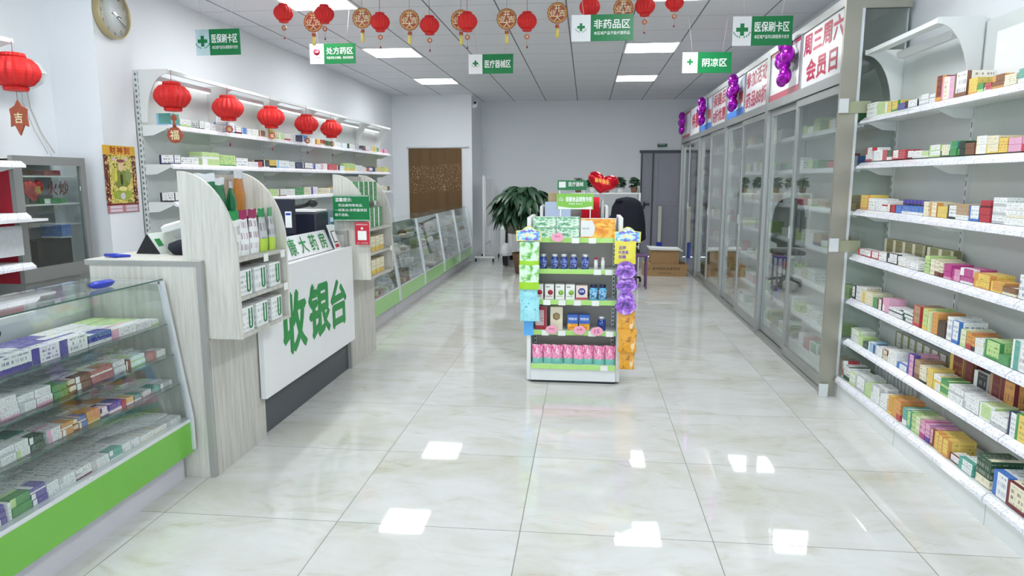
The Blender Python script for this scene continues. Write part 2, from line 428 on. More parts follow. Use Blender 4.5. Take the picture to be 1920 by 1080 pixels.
def text(body, org, U, V, w, h, mat, parent, name='lettering', bold=0.0, centre=True):
    """Letters stretched to w x h in the plane org + u*U + v*V (org = centre or lower left corner)."""
    uvs, fs = text_mesh(body); org = Vector(org); U = Vector(U); V = Vector(V); mb = MB()
    o = org - (U * w / 2 + V * h / 2) if centre else org
    N = U.cross(V).normalized(); t_ = bold * .8 * h / max(1, body.count(chr(10)) + 1)
    for k, (du, dv) in enumerate(((0, 0),) if not bold else ((-t_, 0), (t_, 0), (0, -t_), (0, t_))):   # heavier strokes
        b0 = len(mb.v)
        mb.v += [tuple(o + U * (a * w + du) + V * (b * h + dv) + N * (k * .00012)) for a, b in uvs]
        for f in fs: mb.face([b0 + i for i in f], mat)
    return mb.build(name, parent)
PX, NX, PY, NY = ((0, 1, 0), (0, 0, 1)), ((0, -1, 0), (0, 0, 1)), ((-1, 0, 0), (0, 0, 1)), ((1, 0, 0), (0, 0, 1))  # U,V for faces looking +x, -x, +y, -y

rnd = random.Random(7)
def art(base, acc, style=None):
    s = style if style is not None else rnd.choice(['left', 'low', 'type', 'type', 'both'])
    rows = rnd.choice([3, 4, 5])
    return (LINEAR[base], LINEAR[acc], {'left': (0.28, -1, rows), 'low': (-1, 0.3, rows), 'type': (-1, -1, rows), 'both': (0.15, 0.15, rows), 'none': (-1, -1, 0)}[s])
ORD = ['', 'first', 'second', 'third', 'fourth', 'fifth', 'sixth', 'seventh', 'eighth', 'ninth', 'tenth', 'eleventh', 'twelfth', 'thirteenth', 'fourteenth', 'fifteenth', 'sixteenth',
       'seventeenth', 'eighteenth', 'nineteenth', 'twentieth', 'twenty-first', 'twenty-second', 'twenty-third', 'twenty-fourth', 'twenty-fifth', 'twenty-sixth', 'twenty-seventh',
       'twenty-eighth', 'twenty-ninth', 'thirtieth', 'thirty-first', 'thirty-second']
def carton(name, x0, x1, y0, y1, z0, z1, b, a, label, cat, group, rot=0.0, style=None):
    """One printed cardboard box; origin at its base."""
    cx, cy = (x0 + x1) / 2, (y0 + y1) / 2
    mb = MB(); mb.box(x0 - cx, x1 - cx, y0 - cy, y1 - cy, 0, z1 - z0, M['box'], art(b, a, style))
    o = mb.build(name); o.location = (cx, cy, z0); o.rotation_euler.z = rot
    tag(o, label, cat, group); return o
def arc(cx, cy, rx, ry, a0, a1, n): return [(cx + rx * math.cos(R(a0 + (a1 - a0) * i / n)), cy + ry * math.sin(R(a0 + (a1 - a0) * i / n))) for i in range(n + 1)]
CZ = 2.964

# ================================================================ THE ROOM
XL, XR, Y0, YB = -3.5, 2.05, -3.0, 13.6
struct('floor', MB().box(-4.2, 2.4, Y0, YB + .15, -0.1, 0, M['floor']))
struct('ceiling', MB().box(-4.2, 2.4, Y0, YB + .15, CZ, CZ + 0.1, M['ceil']))
struct('wall_left', MB().box(XL - .5, XL, 4.95, 12.6, 0, CZ, M['wall']))
struct('wall_left_front', MB().box(-4.0, -3.7, Y0, 4.58, 0, CZ, M['wall']))
struct('wall_pillar', MB().box(-4.0, -3.35, 4.58, 4.95, 0, CZ, M['wall']))
struct('wall_alcove', MB().box(XL - .5, -2.05, 12.43, 12.6, 0, CZ, M['wall']))
struct('wall_alcove_side', MB().box(-2.2, -2.05, 12.6, YB, 0, CZ, M['wall']))
struct('wall_right', MB().box(XR, XR + .12, Y0, YB, 0, CZ, M['wall']))
mb = MB(); mb.box(-2.2, 1.02, YB, YB + .12, 0, CZ, M['wall']); mb.box(1.02, 1.86, YB, YB + .12, 2.0, CZ, M['wall']); mb.box(1.86, 2.17, YB, YB + .12, 0, CZ, M['wall'])
struct('wall_back', mb)
# shop front behind the camera: piers, a beam and glass
mb = MB(); mb.box(-4.2, -3.4, Y0 - .12, Y0, 0, CZ, M['wall']); mb.box(1.8, 2.17, Y0 - .12, Y0, 0, CZ, M['wall']); mb.box(-3.4, 1.8, Y0 - .12, Y0, 2.6, CZ, M['wall'])
struct('wall_front', mb)
wf = MB()
for x in (-3.38, -2.1, -0.8, 0.5, 1.75): wf.box(x, x + .05, Y0 - .1, Y0 - .04, 0, 2.6, M['alu'])
wf.box(-3.38, 1.8, Y0 - .1, Y0 - .04, 2.54, 2.6, M['alu'])
win = struct('window_1', wf); pg = MB().box(-3.36, 1.78, Y0 - .075, Y0 - .067, 0, 2.55, M['glass']).build('pane', win)
# door at the end of the room
d = MB(); d.box(1.02, 1.05, YB - .03, YB + .1, 0, 2.0, M['dtrim']); d.box(1.83, 1.86, YB - .03, YB + .1, 0, 2.0, M['dtrim']); d.box(0.99, 1.88, YB - .04, YB + .1, 1.98, 2.03, M['dtrim'])
door = struct('door_1', d)
def leaf(x0, x1):
    m = MB(); m.box(x0, x1, YB - .01, YB + .03, .01, 1.98, M['door'])
    w_ = .045 if x1 - x0 < .3 else .08
    for z0, z1 in ((.1, .78), (.86, 1.0), (1.06, 1.88)):
        for a, b, c, e in ((x0 + w_, x1 - w_, z0, z0 + .012), (x0 + w_, x1 - w_, z1 - .012, z1), (x0 + w_, x0 + w_ + .012, z0, z1), (x1 - w_ - .012, x1 - w_, z0, z1)):
            m.box(a, b, YB - .02, YB - .009, c, e, M['door'])
    return m.build('door_leaf', door)
a_ = leaf(1.05, 1.235); leaf(1.265, 1.83)
MB().box(1.235, 1.265, YB - .03, YB + .02, 0, 1.98, M['dtrim']).build('meeting_stile', door)
h = MB(); h.tube([(1.10, YB - .01, 1.02), (1.10, YB - .06, 1.02), (1.20, YB - .06, 1.02)], .012, M['dtrim']); h.box(1.08, 1.12, YB - .02, YB - .008, .92, 1.06, M['dtrim']); h.build('door_handle', a_)
x = MB(); x.box(1.32, 1.50, YB - .03, YB - .002, 2.09, 2.15, M['dtrim'])
t = tag(x.build('exit_sign'), 'small dark green exit sign on the wall above the grey door', 'sign')
MB().box(1.41, 1.49, YB - .034, YB - .029, 2.095, 2.125, M['sign']).build('pictogram', t)
text('安全出口', (1.40, YB - .035, 2.135), *NY, .13, .02, M['wtxt'], t)

# ceiling lights
rows = [5.9, 8.3, 10.7, 3.5, 1.1]
for j, y in enumerate(rows):
    for i, x in enumerate((-2.3, .7)):
        t = thing('ceiling_light', f"square ceiling light on the {'cabinet' if i else 'cash desk'} side, {['behind the lantern row', 'middle row beyond the lanterns', 'row closest to the back wall', 'row above the front racks', 'row nearest the shop window'][j]}", 'light', (x, y, CZ), 'square ceiling light panels')
        m = MB()
        for a, b, c, e in ((-.3, .3, -.3, -.28), (-.3, .3, .28, .3), (-.3, -.28, -.28, .28), (.28, .3, -.28, .28)): m.box(x + a, x + b, y + c, y + e, CZ - .012, CZ + .001, M['white'])
        m.build('frame', t); MB().box(x - .28, x + .28, y - .28, y + .28, CZ - .008, CZ - .002, M['lamp']).build('diffuser', t)

# ================================================================ SLANTED GLASS DISPLAY CASES (left side)
def display_case(y0, y1, xd, label, green, group=None, mid=True):
    """xd = front of the deck. Kick board, green fascia, deck, glass shelves, slanted front."""
    t = thing('display_case', label, 'display case', (xd - .25, (y0 + y1) / 2, 0), group)
    xb = xd - .48
    xt = xd - .10
    e = .002
    MB().box(xb, xd - .06, y0 + e, y1 - e, 0, .16, M['gkick']).build('kick_board', t)
    MB().box(xd - .03, xd + .002, y0 + e, y1 - e, .145, .30, green).build('fascia', t)
    MB().box(xb, xd, y0 + e, y1 - e, .298, .318, M['alul']).build('deck', t)
    MB().box(xb - .012, xb, y0 + e, y1 - e, .0, .98, M['rackback']).build('back_panel', t)
    for yy in (y0 + e, y1 - .022):
        m = MB()
        m.prism([(xd - .012, .318), (xd + .012, .318), (xt + .012, .995), (xt - .012, .995)], M['alul'], 'y', yy, yy + .02)
        m.box(xd - .012, xd + .012, yy, yy + .02, .16, .32, M['alul']); m.box(xb, xt, yy, yy + .02, .985, 1.0, M['alul'])
        m.build('end_frame', t)
    for z in (.785, .635, .49):
        xf = xd + (xt - xd) * (z - .318) / .68
        m = MB(); m.box(xb, xf - .012, y0 + .022, y1 - .022, z, z + .006, M['glass']); m.box(xf - .012, xf - .008, y0 + .022, y1 - .022, z, z + .006, M['edgeg'])
        m.build('glass_shelf', t)
    m = MB(); m.box(xb, xt, y0 + e, y1 - e, 1.0, 1.006, M['glass']); m.box(xt, xt + .004, y0 + e, y1 - e, 1.0, 1.006, M['edgeg']); m.build('glass_top', t)
    MB().prism([(xd - .004, .32), (xd, .32), (xt, .995), (xt - .004, .995)], M['glass'], 'y', y0 + .023, y1 - .023).build('glass_front', t)
    for yy in (y0 + .006, y1 - .01): MB().prism([(xb, .32), (xd - .014, .32), (xt - .014, .984), (xb, .984)], M['glass'], 'y', yy, yy + .004).build('glass_end', t)
    return t
CX = -1.915
display_case(1.88, 3.08, CX, 'slant-fronted glass display case with bright green fascia against the pale wood desk', M['green'], 'glass display cases')
display_case(0.66, 1.86, CX, 'slant-fronted glass display case with green fascia, next in line towards the shop front', M['green'], 'glass display cases')
fy = [6.14, 7.34, 8.56, 9.80, 11.02, 12.22]
for i in range(5):
    display_case(fy[i] + .005, fy[i + 1] - .005, -2.03, f"slant-fronted glass display case, {['half hidden behind the second counter shelf tower', 'second along beyond the cash desk', 'third along, in front of the curtain edge', 'fourth along, before the brown curtain', 'at the far end beside the alcove corner'][i]}", M['greenf'], 'glass display cases')

# ================================================================ CASH DESK
ZD = 1.09
def pedestal(y0, y1, label):
    t = thing('counter_pedestal', label, 'counter', (-2.1, y0, 0), 'pale wood counter pedestals')
    m = MB(); m.box(-2.40, -1.83, y0 + .001, y0 + .024, 0, 1.065, M['wood']); m.build('end_board', t)
    m = MB(); m.prism([(-2.40, 0), (-1.836, 0), (-1.836, .70), (-1.936, .70), (-1.936, 1.064), (-2.40, 1.064)], M['wood'], 'y', y0 + .0245, y1); m.build('body', t)
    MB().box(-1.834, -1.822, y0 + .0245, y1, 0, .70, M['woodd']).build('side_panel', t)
    m = MB(); m.box(-1.85, -1.822, y0 - .004, y0 + .02, 0, 1.065, M['edge']); m.box(-2.42, -1.822, y0 - .004, y0 + .024, 1.065, ZD - .002, M['edge']); m.box(-2.42, -1.936, y0 + .024, y1, 1.065, ZD - .002, M['edge']); m.build('edge_band', t)
    m = MB(); m.box(-2.42, -1.936, y0 + .0245, y1, ZD - .002, ZD + .002, M['wood']); m.box(-2.42, -1.824, y0 - .002, y0 + .0245, ZD - .002, ZD + .002, M['wood']); m.build('desk_top', t)
    return t
pedestal(3.10, 3.66, 'pale wood counter pedestal with grey edging beside the large display case')
pedestal(5.14, 5.78, 'pale wood counter pedestal with grey edging beyond the white cash desk')
def tower(y0, y1, label):
    t = thing('counter_shelf_tower', label, 'shelf unit', (-1.79, y0, .705), 'round-topped wooden shelf towers')
    poly = [(-1.93, .705), (-1.655, .705), (-1.655, 1.12)] + arc(-1.93, 1.12, .275, .395, 0, 90, 16)[1:]
    for yy in (y0, y1 - .018): MB().prism(poly, M['wood'], 'y', yy, yy + .018).build('side_panel', t)
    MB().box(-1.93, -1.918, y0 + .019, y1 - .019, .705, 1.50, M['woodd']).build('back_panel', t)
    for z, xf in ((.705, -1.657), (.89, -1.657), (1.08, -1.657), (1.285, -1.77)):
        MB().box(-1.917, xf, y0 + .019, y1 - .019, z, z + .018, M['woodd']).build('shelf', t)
    return t
tower(3.126, 3.69, 'round-topped wooden shelf tower holding soap bags, on the pedestal nearest the shop front')
tower(5.166, 5.80, 'round-topped wooden shelf tower with green notice, beyond the cash desk')
t = thing('cash_desk', 'white cash desk with big green characters and charcoal kick board', 'counter', (-2.05, 3.7, 0))
MB().box(-2.3, -1.85, 3.665, 5.135, 0, .27, M['kick']).build('kick_board', t)
m = MB(); m.prism([(3.60, .245), (5.12, .245), (5.12, .972), (3.697, .972), (3.697, .70), (3.60, .70)], M['white'], 'x', -1.815, -1.78); fp = m.build('front_panel', t, .004)
MB().box(-2.3, -1.8155, 3.697, 5.135, .27, .945, M['white']).build('body', t)
MB().box(-2.36, -1.8155, 3.697, 5.13, .946, .962, M['white']).build('desk_top', t)
for ch, ya, yb, z0, z1 in (('收', 3.86, 4.19, .43, .79), ('银', 4.25, 4.60, .435, .785), ('台', 4.64, 4.94, .43, .755)):
    text(ch, (-1.7785, (ya + yb) / 2, (z0 + z1) / 2), *PX, yb - ya, z1 - z0, M['letg'], fp, bold=.05)
# name board leaning on the desk
t = thing('name_board', 'white leaning name board with green characters on the cash desk', 'sign', (-1.9, 4.5, .963))
U_ = Vector((0, 1, 0)); V_ = Vector((-.42, 0, 1)).normalized(); Nn = U_.cross(V_)
def slab(o, U, V, w, h, th, mat):
    o = Vector(o); N = Vector(U).cross(Vector(V)).normalized(); P = [o, o + Vector(U) * w, o + Vector(U) * w + Vector(V) * h, o + Vector(V) * h]
    m = MB(); b = 0; m.v = [tuple(p) for p in P] + [tuple(p - N * th) for p in P]
    for q in ((0, 1, 2, 3), (7, 6, 5, 4), (4, 5, 1, 0), (5, 6, 2, 1), (6, 7, 3, 2), (7, 4, 0, 3)): m.face(list(q), mat)
    return m
o_ = Vector((-1.86, 3.98, .968))
nb = slab(o_, U_, V_, .95, .155, .006, M['white']).build('board', t)
for i, ch in enumerate('民康大药房'):
    text(ch, o_ + U_ * (.13 + i * .175) + V_ * .08 + Nn * .002, U_, V_, .115, .115, M['letg'], nb, bold=.02)
t = thing('payment_stand', 'small white tilted payment stand at the end of the green-lettered board', 'stand', (-1.88, 5.0, .963))
o_ = Vector((-1.835, 4.92, .966)); V2 = Vector((-.3, -.12, 1)).normalized()
nb = slab(o_, U_, V2, .11, .19, .005, M['white']).build('card', t)
slab(o_ + U_ * .02 + V2 * .05 + Nn * .003, U_, V2, .07, .09, .001, M['dark']).build('frame', nb); slab(o_ + U_ * .028 + V2 * .058 + Nn * .005, U_, V2, .054, .074, .001, M['wtxt']).build('blank_field', nb)
slab(o_ + U_ * .02 + V2 * .012 + Nn * .003, U_, V2, .07, .025, .001, M['rtxt']).build('stripe', nb)
t = thing('acrylic_leaflet_stand', 'upright clear blue-tinted acrylic stand beside the second shelf tower', 'stand', (-1.95, 5.05, .963))
m = MB(); m.box(-2.02, -1.90, 5.085, 5.089, .965, 1.25, M['acryl']); m.box(-2.03, -1.89, 5.05, 5.11, .963, .968, M['acryl']); m.build('sheet', t)
MB().box(-1.99, -1.93, 5.082, 5.084, 1.00, 1.19, plain('pale_blue_leaflet', '9cc4dc', .4)).build('leaflet', t)
# machines on the desk
t = thing('cash_register', 'black cash register with a small label, on the cash desk behind the tower', 'cash register', (-2.2, 4.5, .963))
MB().box(-2.24, -2.0, 4.40, 4.62, .963, 1.10, M['dark']).build('body', t, .01)
MB().box(-2.24, -1.99, 4.55, 4.60, 1.101, 1.345, M['dark']).build('screen', t, .006)
m = MB().box(-2.045, -2.0, 4.5475, 4.5495, 1.15, 1.26, M['wtxt']).build('sticker', t); MB().box(-2.04, -2.005, 4.546, 4.5472, 1.235, 1.25, M['bpen']).build('stripe', m)
t = thing('label_printer', 'black box-shaped label printer on the cash desk', 'printer', (-2.06, 4.95, .963))
MB().box(-2.20, -1.925, 4.80, 5.04, .963, 1.245, M['dark']).build('body', t, .015); MB().box(-2.19, -1.935, 4.81, 5.03, 1.2455, 1.258, M['wtxt']).build('paper_cover', t)
MB().box(-2.16, -1.96, 4.796, 4.7995, 1.05, 1.06, M['black']).build('paper_slot', t)
t = thing('barcode_scanner', 'black handheld barcode scanner lying on the printer', 'scanner', (-2.05, 4.95, 1.258))
m = MB(); m.tube([(-2.14, 4.85, 1.272), (-2.08, 4.87, 1.282), (-2.02, 4.89, 1.298)], [.012, .016, .018], M['black'], 10); m.build('handle', t)
m = MB(); m.lathe([(.0, -.035), (.026, -.03), (.034, 0), (.03, .03), (.0, .038)], M['black'], (-1.99, 4.90, 1.305), 14, 'y', sx=.9); m.build('scanner_head', t)
t = tag(MB().box(-2.0, -1.955, 4.64, 4.79, .963, .985, M['foam']).build('paper_stack'), 'stack of white papers on the cash desk behind the name board', 'paper')
# items on the near pedestal
t = thing('tent_card', 'green and black folded tent card on the near pedestal', 'card', (-2.28, 3.42, ZD + .002))
m = MB(); m.prism([(-2.33, ZD + .003), (-2.20, ZD + .003), (-2.265, ZD + .105)], M['black'], 'y', 3.36, 3.366); m.build('end_panel', t)
m = MB(); m.prism([(-2.20, ZD + .003), (-2.196, ZD + .003), (-2.262, ZD + .108), (-2.266, ZD + .105)], plain('tent_white', 'dfe8df', .4), 'y', 3.366, 3.56); fp = m.build('front_panel', t)
MB().prism([(-2.2190, ZD + .041), (-2.2180, ZD + .041), (-2.2400, ZD + .078), (-2.2412, ZD + .078)], M['letg'], 'y', 3.385, 3.43).build('logo', fp)
m = MB(); rr = random.Random(3)
m.lathe([(.0, .0), (.085, .002), (.105, .03), (.1, .055), (.06, .072), (.0, .075)], M['cloth'], (-2.06, 3.42, ZD + .002), 22, 'z', rib=.03, sx=1.0, sy=1.1)
tag(m.build('folded_cloth_bag'), 'dark navy folded cloth bag lying on the near pedestal', 'bag')
m = MB(); m.tube([(-2.385, 3.20, ZD + .012), (-2.31, 3.17, ZD + .014), (-2.25, 3.20, ZD + .01)], [.008, .012, .006], M['bpen'], 8); tag(m.build('blue_pen'), 'short blue pen on the wooden pedestal top', 'pen')
m = MB(); m.box(-.09, .09, -.13, .13, 0, .03, M['foam']); o = m.build('paper_pad'); o.location = (-2.2, 3.58, ZD + .05); o.rotation_euler = (0, R(-16), .5)
o.location = (-2.17, 3.53, ZD + .135); tag(o, 'white paper pad tilted over the tent card', 'paper')
m = MB(); m.lathe([(.012, 0), (.022, .004), (.03, .02), (.022, .03), (.0, .032)], M['bpen'], (0, 0, 0), 18, sx=1.0, sy=2.6); o = m.build('blue_tape_measure'); o.location = (-2.10, 2.78, 1.007); tag(o, 'blue oval tape measure lying on the glass case top', 'tape measure')
# notices on the second tower
t = tag(MB().box(-1.915, -1.632, 5.108, 5.114, 1.165, 1.36, M['sign']).build('green_notice'), 'green notice board with white writing on the second shelf tower', 'notice')
m = MB(); m.box(-1.912, -1.635, 5.104, 5.107, 1.352, 1.356, M['wtxt']); m.box(-1.912, -1.635, 5.104, 5.107, 1.169, 1.173, M['wtxt']); m.build('border', t)
text('温馨提示:', (-1.83, 5.105, 1.325), *NY, .13, .03, M['wtxt'], t, bold=.02)
for k, s_ in enumerate(('药品属特殊商品,', '一经售出,非质量原因', '概不退换。')):
    text(s_, ((-1.775, -1.775, -1.845)[k], 5.105, 1.283 - .036 * k), *NY, (.19, .25, .11)[k], .022, M['wtxt'], t, bold=.01)
t = tag(MB().box(-1.75, -1.638, 5.111, 5.115, .985, 1.155, plain('payment_red', 'c8283c', .35)).build('payment_sign'), 'red payment sign with a blank white square below the green notice', 'sign')
MB().box(-1.728, -1.66, 5.1085, 5.1105, 1.02, 1.09, M['wtxt']).build('blank_field', t)
text('推荐使用扫码支付', (-1.694, 5.109, 1.138), *NY, .09, .012, M['wtxt'], t); text('扫一扫付款', (-1.694, 5.109, .998), *NY, .085, .008, M['wtxt'], t)
MB().lathe([(.0, .0), (.010, .0), (.010, .002), (0, .002)], M['wtxt'], (-1.694, 5.108, 1.108), 14, 'y').build('logo', t)

# ================================================================ OPEN WALL RACKS
def gable(xb, xf, z0, ztop, y, mat, s):
    """Curved canopy bracket: concave front edge; s = +1 when the front lies towards +x."""
    d = abs(xf - xb)
    pts = [(xb, z0)]
    pts += [(xb + s * (.05 + (d - .05) * (1 - math.cos(R(a)))), z0 + (ztop - .03 - z0) * math.sin(R(a))) for a in range(0, 91, 9)]
    pts += [(xf, ztop), (xb, ztop)]
    return MB().prism(pts, mat, 'y', y, y + .01)
def rack(name, label, y0, nb_, bay, xb, xf, s, levels, canopies, base=True, group=None, light=True, lit=True):
    t = thing(name, label, 'shelf rack', ((xb + xf) / 2, y0, 0), group)
    y1 = y0 + nb_ * bay; lo, hi = min(xb, xb - s * .02), max(xb, xb - s * .02)
    for k in range(nb_):
        MB().box(lo, hi, y0 + k * bay + .013, y0 + (k + 1) * bay - .013, .10, 2.26, M['rackback']).build('back_panel', t)
    for k in range(nb_ + 1):
        yy = y0 + k * bay
        m = MB(); a, b = sorted((xb - s * .02, xb + s * .012)); m.box(a, b, yy - .012, yy + .012, 0, 2.28, M['uprt'])
        for z in range(24, 225, 5): m.box(*sorted((xb + s * .0122, xb + s * .0135)), yy - .003, yy + .003, z / 100, z / 100 + .028, M['slot'])
        if k in (0, nb_):
            for z in range(24, 225, 4): m.box(xb - .006, xb + .006, *((yy - .0135, yy - .0122) if k == 0 else (yy + .0122, yy + .0135)), z / 100, z / 100 + .018, M['slot'])
        m.build('upright', t)
    for z in levels:
        for k in range(nb_):
            ya, yb = y0 + k * bay + .004, y0 + (k + 1) * bay - .004
            a, b = sorted((xb + s * .014, xf - s * .03))
            m = MB(); m.box(a, b, ya, yb, z - .022, z, M['steel'])
            for yy in (ya, yb - .003):
                m.prism([(xb + s * .014, z - .022), (xf - s * .035, z - .022), (xf - s * .05, z - .032), (xb + s * .1, z - .075), (xb + s * .014, z - .08)], M['steel'], 'y', yy, yy + .003)
            sh = m.build('shelf', t)
            q = [(xf - s * .03, z + .004), (xf - s * .002, z - .018), (xf, z - .034), (xf - s * .008, z - .036), (xf - s * .03, z - .024)]
            MB().prism(q, M['rail'], 'y', ya, yb).build('price_rail', sh)
    if base:
        for k in range(nb_):
            ya, yb = y0 + k * bay + .003, y0 + (k + 1) * bay - .003
            a, b = sorted((xb + s * .014, xf - s * .0))
            xq = xf + s * .03
            m = MB(); m.box(*sorted((xb + s * .014, xq - s * .012)), ya, yb, 0, .146, M['steel']); bs = m.build('base_plinth', t)
            MB().prism([(xq - s * .012, .15), (xq + s * .004, .128), (xq + s * .004, .108), (xq - s * .012, .108)], M['rail'], 'y', ya, yb).build('price_rail', bs)
    zt = 2.285
    for ya, yb in canopies:
        for yy in (ya, yb - .01): gable(xb + s * .013, xf, 1.90, zt, yy, M['uprt'], s).build('canopy_bracket', t)
        m = MB(); a, b = sorted((xb + s * .08, xf)); m.prism([(xf - s * .10, zt - .012), (xf, zt - .03), (xf, zt - .005), (xf - s * .10, zt + .004)], M['steel'], 'y', ya + .01, yb - .01)
        cp = m.build('canopy', t)
        if light:
            m = MB(); a, b = sorted((xf - s * .16, xf - s * .125)); m.box(a, b, ya + .10, yb - .16, zt - .075, zt - .04, M['white']); lf = m.build('light_fitting', t)
            m = MB(); m.box(a + .004, b - .004, ya + .12, yb - .18, zt - .084, zt - .075, M['tube'] if lit else M['white']); m.build('light_tube', lf)
    return t
rack('wall_rack', 'long white open wall rack of medicine cartons beside the tall glass cabinets', 2.09, 3, .90, 1.985, 1.745, -1, [.412, .69, .985, 1.28, 1.58, 1.865], [(3.86, 4.78)], lit=False)
rack('wall_rack', 'white wall rack behind the cash desk with red lanterns on its canopy', 5.0, 6, .985, -3.35, -3.10, 1, [.70, 1.0, 1.305, 1.59, 1.88], [(5.0 + .985 * k, 5.0 + .985 * (k + 1)) for k in range(6)], base=False)
rack('wall_rack', 'white wall rack by the pillar with mostly empty shelves, beside the framed mirror cabinet', 1.15, 3, .90, -3.66, -3.32, 1, [.40, .70, .975, 1.275, 1.58], [(1.15 + .9 * k, 2.05 + .9 * k) for k in range(3)], light=False)
t = tag(MB().box(1.93, 1.945, 2.2, 3.66, 1.88, 2.17, M['white']).build('blank_panel'), 'blank white panel leaning behind the cartons on the upper rack shelf', 'panel')

# ================================================================ TALL GLASS CABINETS (right side)
XC = 1.64
cab_names = ['nearest the open wall rack', 'second from the open wall rack', 'third from the open wall rack', 'at the far end by the grey door']
cy = [4.84, 6.78, 8.72, 10.68, 12.64]
signs = [
    [('red', '周三周六', '会员日'), ('frame', '医保定点', '')],
    [('red', '参加活动', '药品88折'), ('blue', '', '')],
    [('red', '保健品', '8折优惠'), ('blue', '', '')],
    [('red', '特惠', ''), ('frame', '', '')]]
for i in range(4):
    y0, y1 = cy[i] + .003, cy[i + 1] - .003
    t = thing('glass_cabinet', f'tall aluminium cabinet with sliding glass doors, {cab_names[i]}', 'cabinet', (XC + .2, y0, 0), 'tall glass medicine cabinets')
    xb = 2.02
    m = MB(); m.box(xb - .012, xb, y0 + .01, y1 - .01, .06, 2.6, M['rackback']); m.build('back_panel', t)
    for yy in (y0, y1 - .045): MB().box(XC, XC + .06, yy, yy + .045, 0, 2.64, M['alud'] if i == 0 and yy == y0 else M['alu']).build('post', t)
    MB().box(XC, XC + .06, y0 + .046, y1 - .046, 2.10, 2.17, M['alu']).build('door_head', t)
    MB().box(XC, XC + .06, y0 + .046, y1 - .046, 2.585, 2.64, M['alu']).build('top_rail', t)
    m = MB(); m.box(XC, XC + .06, y0 + .046, y1 - .046, 0, .03, M['alu']); m.box(XC + .02, XC + .024, y0 + .046, y1 - .046, .03, .05, M['alu']); m.build('door_track', t)
    MB().box(XC + .061, xb - .013, y0 + .01, y1 - .01, .0, .05, M['steel']).build('floor_panel', t)
    MB().box(XC + .061, xb - .013, y0 + .01, y1 - .01, 2.60, 2.62, M['steel']).build('top_panel', t)
    ym = (y0 + y1) / 2
    for k, (ya, yb) in enumerate(((y0 + .05, ym + .07), (ym + .03, y1 - .05))):
        xo = XC + (.012 if k == 0 else .036)
        dr = MB()
        for yy in (ya, yb - .045): dr.box(xo, xo + .02, yy, yy + .045, .035, 2.095, M['alu'])
        dr.box(xo, xo + .02, ya + .045, yb - .045, .035, .11, M['alu']); dr.box(xo, xo + .02, ya + .045, yb - .045, 2.04, 2.095, M['alu'])
        dr = dr.build('door', t)
        MB().box(xo + .008, xo + .013, ya + .046, yb - .046, .11, 2.04, M['glassd']).build('pane', dr)
        if k == 0: MB().box(xo - .006, xo - .001, yb - .03, yb - .012, 1.0, 1.1, M['alul']).build('handle', dr)
        # printed header panels above the doors
        sa, sb = (y0 + .048, ym - .02) if k == 0 else (ym + .02, y1 - .048)
        kind, l1, l2 = signs[i][k]
        bm = M['white'] if kind != 'blue' else plain(f'blue_white_poster{i}', 'dde9f2', .25)
        hp = MB().box(XC + .012, XC + .02, sa, sb, 2.172, 2.583, bm).build('header_panel', t)
        NXU, NXV = Vector((0, -1, 0)), Vector((0, 0, 1)); xs = XC + .0105
        if kind == 'red':
            yc = (sa + sb) / 2
            if l2:
                text(l1, (xs, yc, 2.485), NXU, NXV, .84, .15, M['rtxt'], hp, bold=.045); text(l2, (xs, yc, 2.285), NXU, NXV, .66 if len(l2) < 4 else .84, .15, M['rtxt'], hp, bold=.045)
            else: text(l1, (xs, yc, 2.38), NXU, NXV, .6, .22, M['rtxt'], hp, bold=.045)
        elif kind == 'frame':
            m = MB(); m.box(xs - .0015, xs, sa, sb, 2.172, 2.225, plain('rose_border%d' % i, 'b8455c', .4)); m.box(xs - .0015, xs, sa, sb, 2.56, 2.583, plain('rose_border_top%d' % i, 'b8455c', .4)); m.build('border', hp)
            if l1: text(l1, (xs, sa + .32, 2.45), NXU, NXV, .5, .06, M['ctxt'], hp); text('药房服务承诺', (xs, sa + .32, 2.36), NXU, NXV, .5, .04, M['ctxt'], hp)
        else:
            m = MB(); m.box(xs - .0015, xs, sa, sb, 2.172, 2.25, plain('blue_band%d' % i, '3f7fd6', .4)); m.box(xs - .0015, xs, sa + .1, sa + .3, 2.3, 2.42, plain('red_block%d' % i, 'c4553c', .4)); m.build('artwork', hp)
    for yy in (ym - .018,): MB().box(XC, XC + .03, yy, yy + .036, 2.171, 2.584, M['alu']).build('sign_divider', t)
    for z in (.36, .66, .96, 1.26, 1.56, 1.85):
        sh = MB().box(1.80, xb - .013, y0 + .02, y1 - .02, z - .02, z, M['steel']).build('shelf', t)
        MB().prism([(1.80, z + .003), (1.785, z - .02), (1.785, z - .034), (1.80, z - .034)], M['rail'], 'y', y0 + .02, y1 - .02).build('price_rail', sh)
    MB().box(1.79, xb - .013, y0 + .02, y1 - .02, .051, .10, M['steel']).build('plinth', t)
    if i == 0:   # glazed end next to the rack, with the posts and clamps that show
        m = MB(); m.box(XC - .02, XC + .08, y0 - .035, y0 - .002, 0, 2.62, M['alud']); m.build('corner_post', t)
        m = MB(); m.box(XC + .08, xb, y0 - .03, y0 - .002, 2.55, 2.60, M['alud']); m.box(XC + .08, XC + .10, y0 - .03, y0 - .002, .0, 2.55, M['alul']); m.build('end_frame', t)
        MB().box(XC + .1, xb - .014, y0 - .014, y0 - .008, .05, 2.55, M['glassd']).build('end_pane', t)
        for z in (1.90, 1.0): MB().box(XC - .025, XC + .17, y0 - .047, y0 - .0365, z, z + .075, plain('clamp_olive%d' % (z * 10), 'a5a78c', .4, .3)).build('cross_rail', t)
        for z in (1.90, 1.0, .0): MB().box(XC - .03, XC + .028, y0 - .062, y0 - .048, z, z + .09, M['alul']).build('clamp', t)
